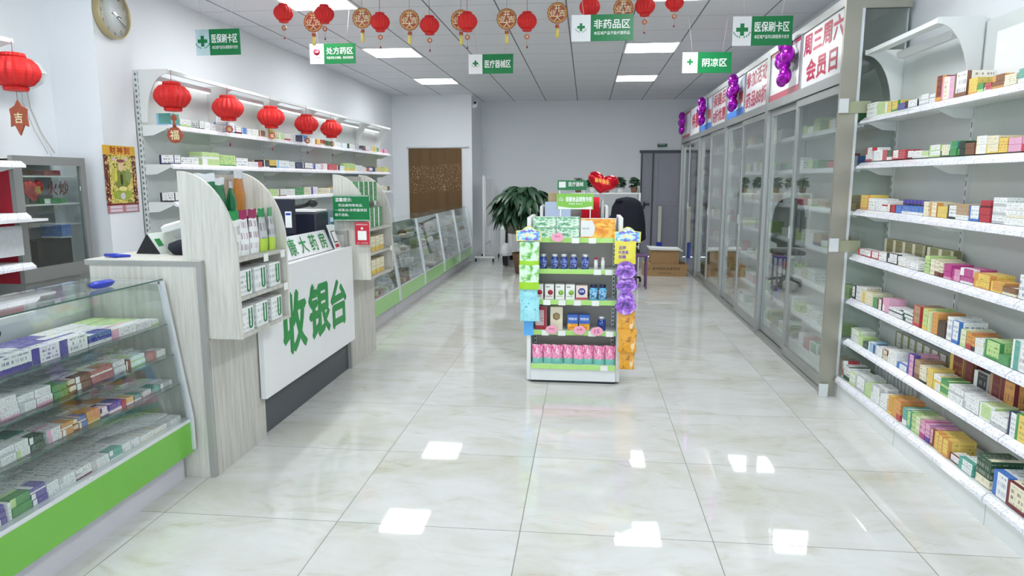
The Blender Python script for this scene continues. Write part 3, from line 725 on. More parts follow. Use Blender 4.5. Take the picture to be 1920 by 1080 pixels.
RACK_ROWS = [  # shelf, shelf top z, then boxes: far y, near y, height of one, layers, base, accent
  (1,1.87,[(4.768,4.618,0.081,1,"W","LG"),(4.616,4.499,0.072,1,"LG","W"),(4.49,4.401,0.064,1,"Y","W"),(4.399,4.315,0.059,1,"Y","G"),(4.32,4.219,0.037,1,"P","W"),(4.217,4.07,0.038,1,"W","D"),(4.062,3.955,0.026,2,"W","GR"),(3.947,3.88,0.022,2,"W","GR"),(3.873,3.814,0.125,1,"M","O"),(3.812,3.756,0.112,1,"C","K"),(3.754,3.699,0.105,1,"K","W"),(3.692,3.581,0.113,1,"W","BR"),(3.57,3.498,0.035,2,"Y","O"),(3.492,3.441,0.037,1,"G","LG"),(3.43,3.377,0.016,2,"R","W"),(3.371,3.28,0.028,2,"BR","O"),(3.274,3.192,0.045,1,"C","BR"),(3.183,3.113,0.057,1,"T","W"),(3.104,3.038,0.056,1,"T","W")]),
  (2,1.59,[(4.729,4.637,0.042,2,"W","R"),(4.635,4.507,0.063,1,"W","GR"),(4.505,4.414,0.061,1,"R","W"),(4.404,4.339,0.057,1,"DG","W"),(4.337,4.253,0.053,1,"W","R"),(4.251,4.164,0.052,1,"R","W"),(4.155,4.079,0.042,1,"W","M"),(4.07,3.967,0.038,1,"W","R"),(3.959,3.895,0.031,1,"LG","W"),(3.882,3.777,0.03,2,"W","LG"),(3.77,3.687,0.027,2,"C","DG"),(3.679,3.616,0.035,2,"G","T"),(3.609,3.547,0.031,2,"D","G"),(3.541,3.464,0.027,2,"BR","D"),(3.452,3.371,0.04,2,"W","C"),(3.36,3.271,0.037,2,"C","Y"),(3.265,3.204,0.06,1,"Y","R"),(3.199,3.111,0.029,2,"K","W"),(3.106,3.041,0.03,2,"K","R"),(3.035,2.971,0.03,2,"K","R")]),
  (3,1.285,[(4.749,4.644,0.093,1,"Y","O"),(4.634,4.535,0.074,1,"W","LG"),(4.525,4.43,0.036,2,"W","P"),(4.421,4.346,0.032,2,"W","R"),(4.336,4.309,0.051,1,"C","W"),(4.307,4.236,0.044,1,"R","M"),(4.227,4.159,0.043,1,"B","W"),(4.15,3.902,0.047,1,"B","W"),(3.888,3.837,0.076,1,"C","Y"),(3.829,3.763,0.072,1,"C","O"),(3.744,3.655,0.056,1,"Y","C"),(3.647,3.568,0.065,1,"W","D"),(3.561,3.452,0.074,1,"TN","W"),(3.445,3.366,0.071,1,"W","B"),(3.36,3.28,0.032,3,"R","M"),(3.27,3.171,0.037,3,"W","GR"),(3.165,3.026,0.031,3,"W","C"),(3.017,2.958,0.112,1,"G","W")]),
  (4,0.99,[(4.735,4.534,0.041,1,"W","R"),(4.524,4.42,0.043,1,"W","R"),(4.41,4.311,0.048,1,"W","R"),(4.301,4.164,0.028,2,"W","D"),(4.148,4.047,0.026,2,"W","C"),(4.039,3.906,0.041,1,"W","K"),(3.831,3.78,0.09,1,"LG","DG"),(3.772,3.729,0.08,1,"C","DG"),(3.721,3.684,0.076,1,"C","BR"),(3.677,3.636,0.073,1,"C","M"),(3.623,3.557,0.036,2,"MG","K"),(3.55,3.477,0.028,2,"K","MG"),(3.47,3.36,0.036,2,"MG","W"),(3.349,3.225,0.032,2,"Y","O"),(3.215,3.136,0.046,1,"O","Y"),(3.13,3.037,0.036,1,"BR","C"),(3.02,2.927,0.1,1,"W","B")]),
  (5,0.695,[(4.798,4.724,0.082,1,"W","D"),(4.713,4.641,0.091,1,"W","O"),(4.63,4.561,0.069,1,"Y","C"),(4.55,4.451,0.074,1,"C","Y"),(4.44,4.377,0.059,1,"G","W"),(4.367,4.314,0.065,1,"W","M"),(4.304,4.215,0.04,2,"K","W"),(4.205,4.037,0.022,2,"W","D"),(4.028,3.912,0.018,3,"W","DG"),(3.897,3.824,0.109,1,"TN","R"),(3.792,3.741,0.112,1,"LG","Y"),(3.733,3.701,0.105,1,"LG","C"),(3.693,3.639,0.109,1,"O","Y"),(3.631,3.563,0.08,1,"DB","BR"),(3.551,3.496,0.115,1,"W","D"),(3.489,3.431,0.108,1,"W","B"),(3.419,3.374,0.081,1,"C","LG"),(3.367,3.327,0.075,1,"O","R"),(3.32,3.291,0.069,1,"O","D"),(3.284,3.22,0.034,2,"W","C"),(3.214,3.105,0.08,1,"LG","G"),(3.099,3.027,0.041,1,"G","W"),(3.017,2.968,0.124,1,"T","W"),(2.962,2.873,0.112,1,"W","R")]),
  (6,0.415,[(4.751,4.621,0.041,2,"W","LG"),(4.61,4.54,0.059,1,"LG","W"),(4.529,4.462,0.041,1,"DG","W"),(4.452,4.395,0.057,1,"LB","W"),(4.385,4.346,0.053,1,"N","LB"),(4.336,4.251,0.028,2,"W","M"),(4.241,4.182,0.029,2,"C","BR"),(4.165,4.058,0.04,2,"W","C"),(4.049,3.929,0.033,1,"W","B"),(3.914,3.851,0.117,1,"K","P"),(3.843,3.782,0.103,1,"TN","BR"),(3.774,3.705,0.045,2,"C","D"),(3.697,3.641,0.047,2,"Y","C"),(3.633,3.563,0.041,2,"W","Y"),(3.556,3.479,0.04,2,"G","LG"),(3.471,3.34,0.038,2,"W","GR"),(3.333,3.211,0.037,2,"W","GR"),(3.201,3.117,0.071,1,"LG","W"),(3.111,2.998,0.06,1,"W","GR"),(2.988,2.938,0.103,1,"W","N"),(2.932,2.866,0.113,1,"Y","G"),(2.861,2.788,0.098,1,"W","LG")]),
  (7,0.15,[(4.931,4.849,0.134,1,"W","R"),(4.837,4.758,0.055,2,"R","W"),(4.746,4.642,0.093,1,"W","DG"),(4.631,4.532,0.077,1,"W","LG"),(4.521,4.392,0.088,1,"W","GR"),(4.382,4.293,0.073,1,"LG","W"),(4.283,4.168,0.048,2,"W","GR"),(4.158,4.064,0.075,1,"W","C"),(4.04,3.993,0.104,1,"O","Y"),(3.984,3.937,0.103,1,"O","Y"),(3.929,3.884,0.107,1,"O","R"),(3.856,3.806,0.093,1,"T","W"),(3.798,3.762,0.092,1,"LG","T"),(3.754,3.713,0.091,1,"LG","DG"),(3.705,3.659,0.095,1,"C","LG"),(3.652,3.602,0.094,1,"K","MG"),(3.594,3.551,0.093,1,"K","P"),(3.544,3.518,0.086,1,"K","BR"),(3.511,3.47,0.085,1,"Y","O"),(3.463,3.423,0.084,1,"Y","O"),(3.416,3.367,0.083,1,"Y","O"),(3.355,3.271,0.035,1,"W","M"),(3.264,3.153,0.027,2,"W","T"),(3.125,3.019,0.127,1,"DG","C"),(2.993,2.896,0.108,1,"W","B"),(2.89,2.772,0.104,1,"C","M")]),
]
CASE_ROWS = [  # level, shelf top z, front x, boxes as above
  (1,0.8,-2.012,[(2.281,2.122,0.065,1,"W","P"),(2.419,2.283,0.062,1,"W","P"),(2.572,2.421,0.062,1,"W","P"),(2.716,2.577,0.046,1,"BB","W"),(2.882,2.721,0.04,1,"W","K"),(2.993,2.888,0.034,1,"W","K"),(3.072,2.999,0.026,1,"W","LG")]),
  (2,0.65,-1.99,[(2.093,2.013,0.026,3,"W","K"),(2.178,2.097,0.025,3,"W","K"),(2.254,2.183,0.031,2,"W","GR"),(2.335,2.259,0.031,2,"W","K"),(2.416,2.34,0.026,2,"G","W"),(2.459,2.424,0.025,2,"C","BR"),(2.544,2.464,0.026,2,"BR","W"),(2.679,2.55,0.027,2,"SR","W"),(2.76,2.684,0.026,2,"W","GR"),(2.793,2.765,0.04,1,"M","W"),(2.896,2.798,0.023,2,"W","LG"),(2.976,2.902,0.034,1,"SR","W"),(3.053,2.983,0.03,1,"W","C")]),
  (3,0.505,-1.968,[(2.051,1.98,0.028,2,"LG","W"),(2.119,2.055,0.028,2,"W","GR"),(2.181,2.123,0.028,2,"W","LG"),(2.249,2.186,0.025,2,"DG","W"),(2.265,2.254,0.047,1,"N","W"),(2.335,2.27,0.024,2,"W","K"),(2.397,2.34,0.023,2,"O","W"),(2.423,2.402,0.021,2,"C","BR"),(2.471,2.428,0.022,2,"B","C"),(2.546,2.476,0.024,2,"O","Y"),(2.595,2.552,0.019,2,"W","N"),(2.681,2.604,0.039,1,"BB","W"),(2.709,2.686,0.032,1,"R","Y"),(2.76,2.715,0.03,1,"Y","W"),(2.816,2.769,0.026,1,"T","W"),(2.887,2.826,0.025,1,"W","GR"),(2.952,2.893,0.023,1,"T","W"),(3.025,2.959,0.022,1,"GR","W"),(3.083,3.031,0.02,1,"W","GR")]),
  (4,0.325,-1.93,[(1.973,1.904,0.03,2,"P","W"),(2.013,1.977,0.021,3,"P","W"),(2.033,2.017,0.062,1,"W","GR"),(2.122,2.037,0.032,2,"G","LG"),(2.194,2.126,0.021,3,"P","W"),(2.252,2.199,0.024,2,"W","P"),(2.336,2.257,0.021,2,"W","GR"),(2.424,2.34,0.02,2,"W","M"),(2.529,2.429,0.018,2,"W","GR"),(2.61,2.534,0.019,2,"T","W"),(2.666,2.615,0.018,2,"W","GR"),(2.725,2.672,0.017,2,"W","GR"),(2.825,2.731,0.027,1,"W","C"),(2.92,2.831,0.025,1,"W","C"),(3.038,2.926,0.024,1,"W","GR")]),
]
WALL_ROWS = [  # shelf, shelf top z, boxes as above
  (1,1.885,[(5.164,5.054,0.09,1,"T","LB"),(5.319,5.173,0.059,1,"W","LG"),(5.514,5.436,0.065,1,"W","D"),(5.604,5.524,0.062,1,"W","P"),(5.698,5.615,0.058,1,"W","P"),(5.803,5.708,0.055,1,"W","GR"),(6.015,5.877,0.09,1,"W","B"),(6.142,6.046,0.068,1,"W","M"),(6.233,6.154,0.064,1,"B","W"),(6.337,6.255,0.06,1,"W","D"),(6.477,6.36,0.066,1,"W","C"),(6.612,6.501,0.062,1,"BR","C"),(6.681,6.625,0.084,1,"W","C"),(6.812,6.695,0.09,1,"Y","G"),(6.91,6.826,0.076,1,"C","LG"),(7.05,6.925,0.072,1,"LG","W"),(7.196,7.078,0.067,1,"W","R"),(7.333,7.211,0.069,1,"W","R"),(7.505,7.349,0.064,1,"N","W"),(7.654,7.521,0.083,1,"B","W"),(7.872,7.671,0.061,1,"W","GR"),(8.036,7.907,0.062,1,"Y","R"),(8.206,8.055,0.064,1,"R","C"),(8.42,8.226,0.059,1,"G","W"),(8.723,8.515,0.061,1,"W","GR"),(8.943,8.744,0.062,1,"W","LB"),(9.284,8.966,0.064,1,"W","DG")]),
  (2,1.6,[(5.142,5.052,0.07,1,"W","N"),(5.398,5.151,0.059,1,"W","M"),(5.723,5.456,0.054,2,"LG","W"),(5.999,5.734,0.047,2,"LG","G"),(6.229,6.011,0.078,1,"W","B"),(6.431,6.251,0.05,1,"W","GR"),(6.52,6.444,0.057,1,"R","W"),(6.67,6.556,0.074,1,"D","W"),(6.827,6.684,0.08,1,"Y","D"),(7.135,6.854,0.083,1,"W","LB"),(7.286,7.151,0.074,1,"W","D"),(7.486,7.316,0.07,1,"N","W"),(7.76,7.518,0.072,1,"W","D"),(8.021,7.794,0.062,1,"W","P"),(8.227,8.056,0.077,1,"W","K"),(8.556,8.264,0.073,1,"R","W"),(8.831,8.597,0.062,1,"W","D"),(9.254,8.997,0.1,1,"LG","Y"),(9.574,9.278,0.081,1,"W","LG")]),
  (3,1.32,[(4.912,4.714,0.071,1,"W","D"),(5.007,4.927,0.073,1,"W","GR"),(6.831,6.686,0.076,1,"LG","W"),(7.036,6.858,0.072,1,"W","BR"),(7.253,7.051,0.074,1,"W","Y"),(7.484,7.269,0.082,1,"G","W"),(7.666,7.5,0.084,1,"C","G"),(7.889,7.699,0.087,1,"W","P"),(8.303,7.924,0.071,1,"C","BR")]),
]
# ================================================================ CARTONS ON THE SHELVES
SHELFN = {1: 'top shelf', 2: 'second shelf', 3: 'third shelf', 4: 'fourth shelf', 5: 'fifth shelf', 6: 'sixth shelf', 7: 'bottom shelf'}
LAY = {1: ['', '', ''], 2: ['lower', 'upper'], 3: ['lowest', 'middle', 'topmost']}
def band(b, a): return NAMES[b] if a in ('W', 'GR') or b == a else f'{NAMES[b]}-and-{NAMES[a].replace(" ", "-")}'
def laid(n, k): return '' if n == 1 else {2: ['lower ', 'upper '], 3: ['lowest ', 'middle ', 'topmost ']}[n][k]
r3 = random.Random(11)
for sh, z, row in RACK_ROWS:
    for i, (ya, yb, h, n, b, a) in enumerate(row):
        ya, yb = max(ya, yb), min(ya, yb)
        if yb > 4.775: continue
        ya = min(ya, 4.775)
        dp = min(.13, max(.07, h * 1.6)) if n == 1 else .09 + .02 * r3.random()
        xf = 1.772 + .006 * r3.random()
        if sh == 7: xf -= .03
        for k in range(n):
            j = .004 * r3.random()
            carton('medicine_carton', xf + j, min(xf + j + dp, 1.958), yb, ya, z + .0005 + k * (h + .0006), z + k * (h + .0006) + h, b, a,
                   f"{laid(n, k)}{band(b, a)} carton, {ORD[i + 1]} from the glass cabinets, {SHELFN[sh]} of the open rack", 'medicine box', f'cartons on the {SHELFN[sh]} of the open wall rack')
# tall olive tonic boxes standing at the back of the fourth shelf, pale ones on the sixth, gift boxes on the sixth
for i in range(6):
    y = 4.58 - i * .128 - (.05 if i > 3 else 0)
    carton('tonic_box', 1.90, 1.955, y - .062, y + .062, .991, .991 + .112, 'OL', 'C', f'tall olive tonic box with cream stripe, {ORD[i + 1]} from the glass cabinets, rear of fourth shelf', 'medicine box', 'olive tonic boxes at the back of the fourth shelf', style='left')
for i in range(7):
    y = 4.36 - i * .088
    carton('tonic_box', 1.91, 1.955, y - .04, y + .04, .416, .416 + .135, 'GR', 'OL', f'tall pale grey tonic box, {ORD[i + 1]} from the glass cabinets, rear of sixth shelf', 'medicine box', 'pale tonic boxes at the back of the sixth shelf', style='left')
for i, (ya, yb, h, b, a, nm) in enumerate(((3.70, 3.58, .18, 'M', 'Y', 'tall maroon and gold gift box'), (3.57, 3.49, .18, 'M', 'BR', 'tall plain maroon gift box'), (3.47, 3.36, .15, 'D', 'W', 'black-topped gift box'), (3.34, 3.26, .17, 'M', 'TN', 'maroon gift box with round emblem'), (3.25, 3.15, .17, 'O', 'M', 'golden gift box with red stripe'))):
    carton('gift_box', 1.885, 1.955, yb, ya, .416, .416 + h, b, a, f'{nm} at the back of the sixth rack shelf', 'gift box', None, style='left')
for i in range(6):
    y = 4.14 - i * .042
    m = MB(); m.box(-.016, .016, -.018, .018, 0, .03, M['box'], art('P', 'N', 'low')); o = m.build('pill_bottle_box'); o.location = (1.80, y, 1.334)
    tag(o, f'small violet box atop the blue cartons, {ORD[i + 1]} from the glass cabinets', 'medicine box', 'small violet boxes on the third shelf')
m = MB()
for k in range(12): m.box(1.962, 1.968, 4.74 - k * .05, 4.74 - k * .05 + .022, .152, .27, M['cushion'])
for zz in (.16, .25): m.box(1.9605, 1.962, 4.17, 4.765, zz, zz + .01, M['cushion'])
tag(m.build('wire_divider'), 'white slotted divider grid on the bottom shelf of the open rack', 'shelf divider')

# near display case: front rows follow the glass, rows behind them seen from above
for lv, z, xf, row in CASE_ROWS:
    ln = ['', 'top glass shelf', 'middle glass shelf', 'lowest glass shelf', 'deck'][lv]
    for i, (ya, yb, h, n, b, a) in enumerate(row):
        ya, yb = min(ya, yb), max(ya, yb)
        if yb < 1.92: continue
        ya = max(ya, 1.915); yb = min(yb, 3.05)
        if yb - ya < .012: continue
        num = len(row) - i
        zs = {1: .792, 2: .642, 3: .497, 4: .319}[lv]
        for k in range(n):
            carton('tablet_box', xf - .085, xf - .018 - .16 * k * (h + .001), ya, yb, zs + k * (h + .0006), zs + k * (h + .0006) + h - .0002, b, a,
                   f"{laid(n, k)}{band(b, a)} tablet box, {ORD[num]} from the wood pedestal, front of the {ln}", 'medicine box', f'tablet boxes on the {ln} of the near case', style=r3.choice(['type', 'left', 'low']))
    # rows behind
    zs = {1: .792, 2: .642, 3: .497, 4: .319}[lv]
    for rrow in range(3):
        x1 = xf - .09 - rrow * .088
        if x1 - .083 < -2.385: break
        y = 3.045; q = 0
        while y > 2.10 + .1 * rrow:
            w_ = r3.uniform(.055, .10); q += 1
            if lv == 1:
                b, a = ('LG', 'W') if y > 2.93 else (('W', 'K') if y > 2.72 else (('W', 'LB') if y > 2.66 else (('P', 'W') if y > 2.50 else ('W', 'P'))))
            else: b, a = r3.choice([('W', 'GR'), ('W', 'D'), ('W', 'G'), ('GR', 'W'), ('W', 'M'), ('W', 'T'), ('W', 'BR')] + ([('O', 'W'), ('T', 'W')] if lv == 3 else []))
            h = r3.choice([.018, .022, .028]) if lv > 1 else .024
            carton('tablet_box', x1 - .083, x1, y - w_, y - .002, zs + .0003, zs + h, b, a,
                   f"{band(b, a)} tablet box, {ORD[q]} from the pedestal, {ORD[rrow + 2]} row of the {ln}", 'medicine box', f'tablet boxes behind the front row of the {ln}', style='type')
            y -= w_

# cash desk side wall rack
ENDS = {}
for sh, z, row in WALL_ROWS:
    for i, (ya, yb, h, n, b, a) in enumerate(row):
        ya, yb = min(ya, yb), max(ya, yb)
        if sh == 3 and i < 2: ya, yb = ((5.025, 5.125), (5.13, 5.18))[i]
        ya = max(ya, 5.02); yb = max(yb, ya + .02)
        if i and sh < 3: ya = max(ya, last + .002)
        last = yb
        if yb - ya < .02: continue
        ENDS[sh] = yb
        zz = {1: 1.881, 2: 1.591, 3: 1.306}[sh]
        for k in range(n):
            carton('medicine_box', -3.13 - .12, -3.135, ya, yb, zz + k * (h + .001), zz + k * (h + .001) + h, b, a,
                   f"{laid(n, k)}{band(b, a)} box, {ORD[i + 1]} from the pillar, {SHELFN[sh]} of the lantern rack", 'medicine box', f'boxes on the {SHELFN[sh]} of the lantern rack')
cols = ['W', 'W', 'W', 'C', 'LG', 'GR', 'K', 'Y', 'BR', 'LB', 'R', 'G', 'N']
for sh, zz, ye in ((1, 1.881, 10.8), (2, 1.591, 10.8), (3, 1.306, 10.8)):
    y = ENDS[sh] + .03; q = 0
    while y < ye:
        w_ = r3.uniform(.10, .18); h = r3.uniform(.05, .085); q += 1; b = r3.choice(cols); a = r3.choice(cols)
        carton('medicine_box', -3.25, -3.135, y, y + w_ - .006, zz, zz + h, b, a, f"{band(b, a)} box, {ORD[q]} of the far stretch, {SHELFN[sh]} of the lantern rack", 'medicine box', f'boxes on the {SHELFN[sh]} of the lantern rack')
        y += w_
# behind the sliding doors: the two units nearest the rack box by box
for i in range(2):
    for s_, z in enumerate((1.85, 1.56, 1.26, .96, .66, .36, .10)):
        y = cy[i] + .08; q = 0
        while y < cy[i + 1] - .16:
            w_ = r3.uniform(.11, .20); h = r3.uniform(.05, .11); q += 1; b = r3.choice(['W', 'W', 'C', 'W', 'LG', 'TN', 'R', 'G', 'B']); a = r3.choice(cols)
            if r3.random() > .3:
                carton('medicine_pack', 1.81, 1.81 + .12, y, y + w_ - .01, z + .0005, z + h, b, a, f"{band(b, a)} pack, {ORD[q]} slot, {SHELFN[s_ + 1]} of the {['first', 'second'][i]} glass cabinet from the rack", 'medicine box', f'packs behind the sliding doors, {SHELFN[s_ + 1]}')
            y += w_
m = MB()
for i in (2, 3):
    for z in (1.85, 1.56, 1.26, .96, .66, .36, .10):
        y = cy[i] + .08
        while y < cy[i + 1] - .16:
            w_ = r3.uniform(.10, .2); h = r3.uniform(.05, .12)
            if r3.random() > .2: m.box(1.81, 1.93, y, y + w_ - .01, z + .0005, z + h, M['box'], art(r3.choice(['W', 'W', 'C', 'LG', 'D', 'G', 'R']), r3.choice(cols)))
            y += w_
for i in range(5):
    for zs, xf in ((.792, -2.13), (.642, -2.10), (.497, -2.08), (.319, -2.05)):
        for rrow in range(3):
            y = fy[i] + .04
            while y < fy[i + 1] - .14:
                w_ = r3.uniform(.07, .14); h = r3.uniform(.03, .06)
                if r3.random() > .62: m.box(xf - .09 - rrow * .1, xf - rrow * .1 - .005, y, y + w_ - .01, zs, zs + h, M['box'], art(r3.choice(['W', 'W', 'W', 'GR', 'GR', 'C', 'LG', 'BR']), r3.choice(cols)))
                y += w_
tag(m.build('packed_stock'), 'mixed medicine boxes inside the far glass cabinets and the slanted cases by the curtain', 'medicine boxes', None, 'stuff')
# strip light and rod inside the near display case
t = thing('case_light', 'slim white strip light under the glass top of the near display case', 'light', (-2.12, 2.1, .95))
MB().box(-2.10, -2.06, 1.92, 2.36, .962, .985, M['white']).build('housing', t); m = MB(); m.tube([(-2.34, 2.45, .95), (-2.35, 2.50, .86), (-2.34, 2.46, .80), (-2.35, 2.43, .90), (-2.34, 2.45, .95)], .003, M['black'], 5); m.build('cable', t)
for k, (ya, yb) in enumerate(((2.62, 2.80), (2.83, 3.05))):
    m = MB(); m.box(-2.46, -2.45, ya, yb, 0, 0, M['photo'])
    o = tag(MB().box(-2.455, -2.425, ya, yb, .885, .990, M['white']).build('picture_box'), f"landscape picture box standing behind the near glass case, {['farther from', 'beside'][k]} the wood pedestal", 'box', 'two picture boxes')
    MB().box(-2.424, -2.423, ya + .01, yb - .01, .895, .980, M['photo']).build('picture', o)
tag(MB().box(-2.62, -2.41, 1.9, 3.08, .80, .884, M['rackback']).build('back_ledge'), 'grey ledge behind the near glass case under the picture boxes', 'ledge')

# ================================================================ GOODS ON THE SHELF TOWERS
def pouch(name, w, h, d, mat, top=None, low=None, ar=None):
    """Sealed stand-up bag: pillow cross-section, flat crimped top, gusset foot. Origin at the foot centre, front looks towards +x."""
    m = MB(); nu, nv = 8, 10
    for side in (1, -1):
        o = len(m.v)
        for j in range(nv + 1):
            v = j / nv; th = d / 2 * (1 - v ** 3) * (.55 + .45 * math.sin(PI * min(1, v * 1.1 + .15)))
            for i in range(nu + 1):
                u = i / nu; e = 1 - (2 * u - 1) ** 4
                ww = w / 2 * (1 - .03 * math.sin(PI * v))
                m.v.append((side * max(.0008, th * e), (2 * u - 1) * ww, v * h + (.003 * math.sin(9 * u) * v)))
        for j in range(nv):
            for i in range(nu):
                mt = mat
                if top and j >= nv - 2: mt = top
                if low and j < 3: mt = low
                q = [o + j * (nu + 1) + i, o + j * (nu + 1) + i + 1, o + (j + 1) * (nu + 1) + i + 1, o + (j + 1) * (nu + 1) + i]
                uv = [(i / nu, j / nv), ((i + 1) / nu, j / nv), ((i + 1) / nu, (j + 1) / nv), (i / nu, (j + 1) / nv)]
                m.face(q if side == 1 else q[::-1], mt, uv if side == 1 else uv[::-1], ar, True)
    return m
pch = {}
def place(mb, name, loc, rz, label, cat, group=None, key=None):
    o = mb.build(name) if key is None or key not in pch else None
    if o is None: o = bpy.data.objects.new(name, pch[key]); COL.objects.link(o)
    elif key: pch[key] = o.data
    o.location = loc; o.rotation_euler = (0, 0, rz); tag(o, label, cat, group); return o
wp = plain('white_film_bag', 'e4e6ea', .25, coat=.3); mgb = plain('magenta_label', 'a3265e', .35); lgb = plain('lime_label', 'b7d650', .35); gf = plain('green_film', '2f9a58', .25)
tg = plain('deep_green_film', '1f7a4d', .25, coat=.3, var=.2, scale=20); og = plain('amber_film', 'c07a28', .3, coat=.3, var=.2, scale=30)
ys = [3.21, 3.30, 3.41, 3.51, 3.61]
for i, y in enumerate(ys):
    tp, lw = ((gf, wp), (mgb, wp), (mgb, wp), (gf, lgb), (gf, lgb))[i]
    nm = ['white bag with a green top, closest to the shop front', 'white bag with a magenta band', 'grey-white bag with a magenta band', 'clear bag with a lime label', 'clear bag with a lime label, farthest from the shop front'][i]
    o = place(pouch('p', .095, .225, .045, M['box'], tp, lw if lw is not wp else None, art('W' if i < 3 else 'GR', 'MG' if i in (1, 2) else 'DG', 'type')), 'soap_bag', (-1.71, y, 1.099), R(-8 + 5 * i), f"{nm} on the first shelf tower{'' if i in (0, 4) else ', ' + ORD[i + 1] + ' in the row'}", 'bag', 'bags on the first shelf tower')
for i, y in enumerate((3.225, 3.315, 3.415)):
    o = place(pouch('p', .13, .19 + .01 * i, .06, wp, None, None) if 0 else pouch('p', .10, .20 - .02 * i, .05, tg, wp, None), 'green_bag', (-1.85 + .015 * i, y, 1.304), R(-40 + 30 * i), f"deep green bag with white rim atop the first shelf tower, {['nearest the shop front', 'in the middle of three', 'beside the amber bag'][i]}", 'bag', 'deep green bags on the first tower')
o = place(pouch('p', .115, .22, .05, og, wp, None), 'amber_bag', (-1.84, 3.54, 1.304), R(5), 'amber brown bag with white top on the first shelf tower', 'bag')
def u_box(x, y, z, label, sc_=1.0):
    o = tag(MB().box(-.05, .05, -.062 * sc_, .062 * sc_, 0, .125, M['box'], art('W', 'GR', 'type')).build('ointment_box'), label, 'medicine box', 'white boxes with a green loop on the first shelf tower'); o.location = (x, y, z)
    m = MB(); pts = [(.0512, .015, .115)] + [(.0512, .015 + .014 * (1 - math.cos(R(a))), .03 - .014 * math.sin(R(a))) for a in range(0, 181, 30)] + [(.0512, .043, .115)]
    m.tube(pts, .0042, M['sign'], 5); m.build('green_loop_print', o); return o
for k, z in enumerate((.909, .724)):
    for i, y in enumerate((3.222, 3.38, 3.55)):
        u_box(-1.72, y, z, f"white box with green loop, {['upper', 'lower'][k]} row of the first tower, {['near end', 'middle', 'far end'][i]}")
for k in range(2):
    z = (1.304, 1.099)[k]
    for i, y in enumerate((5.245, 5.365, 5.485, 5.605)):
        carton('green_tea_box', -1.80, -1.70 - (.04 if k == 0 else 0), y - .055, y + .055, z, z + .155, 'G', 'W', f"tall green and white box, {['top', 'second'][k]} row of the far tower, {ORD[i + 1]} from its green notice", 'medicine box', 'green and white boxes on the far tower', style='left')
yb_ = plain('pale_yellow_carton', 'dccb7a', .5, var=.15, scale=40)
for k in range(2):
    z = (.909, .724)[k]
    for i, y in enumerate((5.24, 5.36, 5.48, 5.60)):
        carton('yellow_box', -1.80, -1.69, y - .05, y + .05, z, z + .115, 'C', 'Y', f"pale yellow box, {['third', 'bottom'][k]} row of the far tower, {ORD[i + 1]} from its red payment sign", 'medicine box', 'pale yellow boxes on the far tower', style='low')
for i, (x, y, z) in enumerate(((-1.652, 3.42, 1.055), (-1.652, 3.62, 1.055), (-1.652, 3.64, .87), (-1.768, 5.70, 1.265), (-1.652, 5.74, .88))):
    tag(MB().box(x - .002, x, y - .025, y + .025, z, z + .04, M['tagw']).build('shelf_tag'), ['white price tag under the white bags on the first tower', 'white price tag under the lime bags on the first tower', 'white price tag by the upper looped boxes', 'white price tag on the top shelf of the far tower', 'white price tag by the pale yellow boxes'][i], 'price tag')

# ================================================================ CENTRE GONDOLAS
def gondola(y, x0, x1, label, front=True):
    """y = plane of the front edge of the base."""
    t = thing('gondola_shelf', label, 'shelf unit', ((x0 + x1) / 2, y + .22, 0))
    for xx in (x0, x1 - .03):
        m = MB(); m.box(xx, xx + .03, y + .02, y + .46, .012, 1.21, M['white']); m.build('side_panel', t, .004)
    MB().box(x0 + .031, x1 - .031, y + .225, y + .245, .02, 1.195, plain('warm_grey_panel', 'a8a49c', .5)).build('back_panel', t)
    for xx in (x0 + .04, x1 - .06):
        m = MB().box(xx, xx + .02, y + .21, y + .224, .1, 1.19, M['uprt']); xx += .01
        for k in range(34): m.box(xx - .004, xx + .004, y + .2085, y + .2098, .14 + k * .03, .155 + k * .03, M['black'])
        m.build('upright', t)
    MB().box(x0 + .032, x1 - .032, y, y + .224, .018, .115, M['white']).build('plinth', t)
    MB().box(x0 + .035, x1 - .035, y + .01, y + .44, .0, .017, M['black']).build('foot', t)
    MB().box(x0 + .032, x1 - .032, y + .246, y + .45, .018, .11, M['white']).build('rear_plinth', t)
    for z in (.135, .385, .61, .835, 1.06):
        dq = 0 if z < .2 else .02
        m = MB(); m.box(x0 + .032, x1 - .032, y + dq, y + .223, z - .018, z, M['steel']); sh = m.build('shelf', t)
        MB().prism([(y + dq - .002, z + .006), (y + dq - .012, z - .028), (y + dq - .004, z - .03), (y + dq + .0, z - .01)], M['railg'], 'x', x0 + .032, x1 - .032).build('price_rail', sh)
        if z > .2: MB().box(x0 + .032, x1 - .032, y + .247, y + .44, z - .018, z, M['steel']).build('rear_shelf', t)
    return t
GX0, GX1, GY = -.42, .26, 4.92
g1 = gondola(GY, GX0, GX1, 'white double-sided shelf with lime price rails standing mid-aisle, nearer the shop front')
g2 = gondola(7.05, -.47, .22, 'white double-sided shelf directly behind the health-food one, mostly hidden')
def gond_sign(x0, x1, y, z0, z1, mat, lines, label):
    t = tag(MB().box(x0, x1, y, y + .006, z0, z1, mat).build('topper_sign'), label, 'sign')
    return t
lime = plain('lime_sign', '7fbf3c', .35)
t = gond_sign(-.215, .05, 5.06, 1.262, 1.375, lime, None, 'lime green topper sign with white characters and a white swoosh on the shelf')
text('保健食品销售专柜', (-.055, 5.059, 1.335), *NY, .19, .036, M['wtxt'], t, bold=.03); text('享健康 享生活', (-.08, 5.059, 1.302), *NY, .10, .012, M['wtxt'], t)
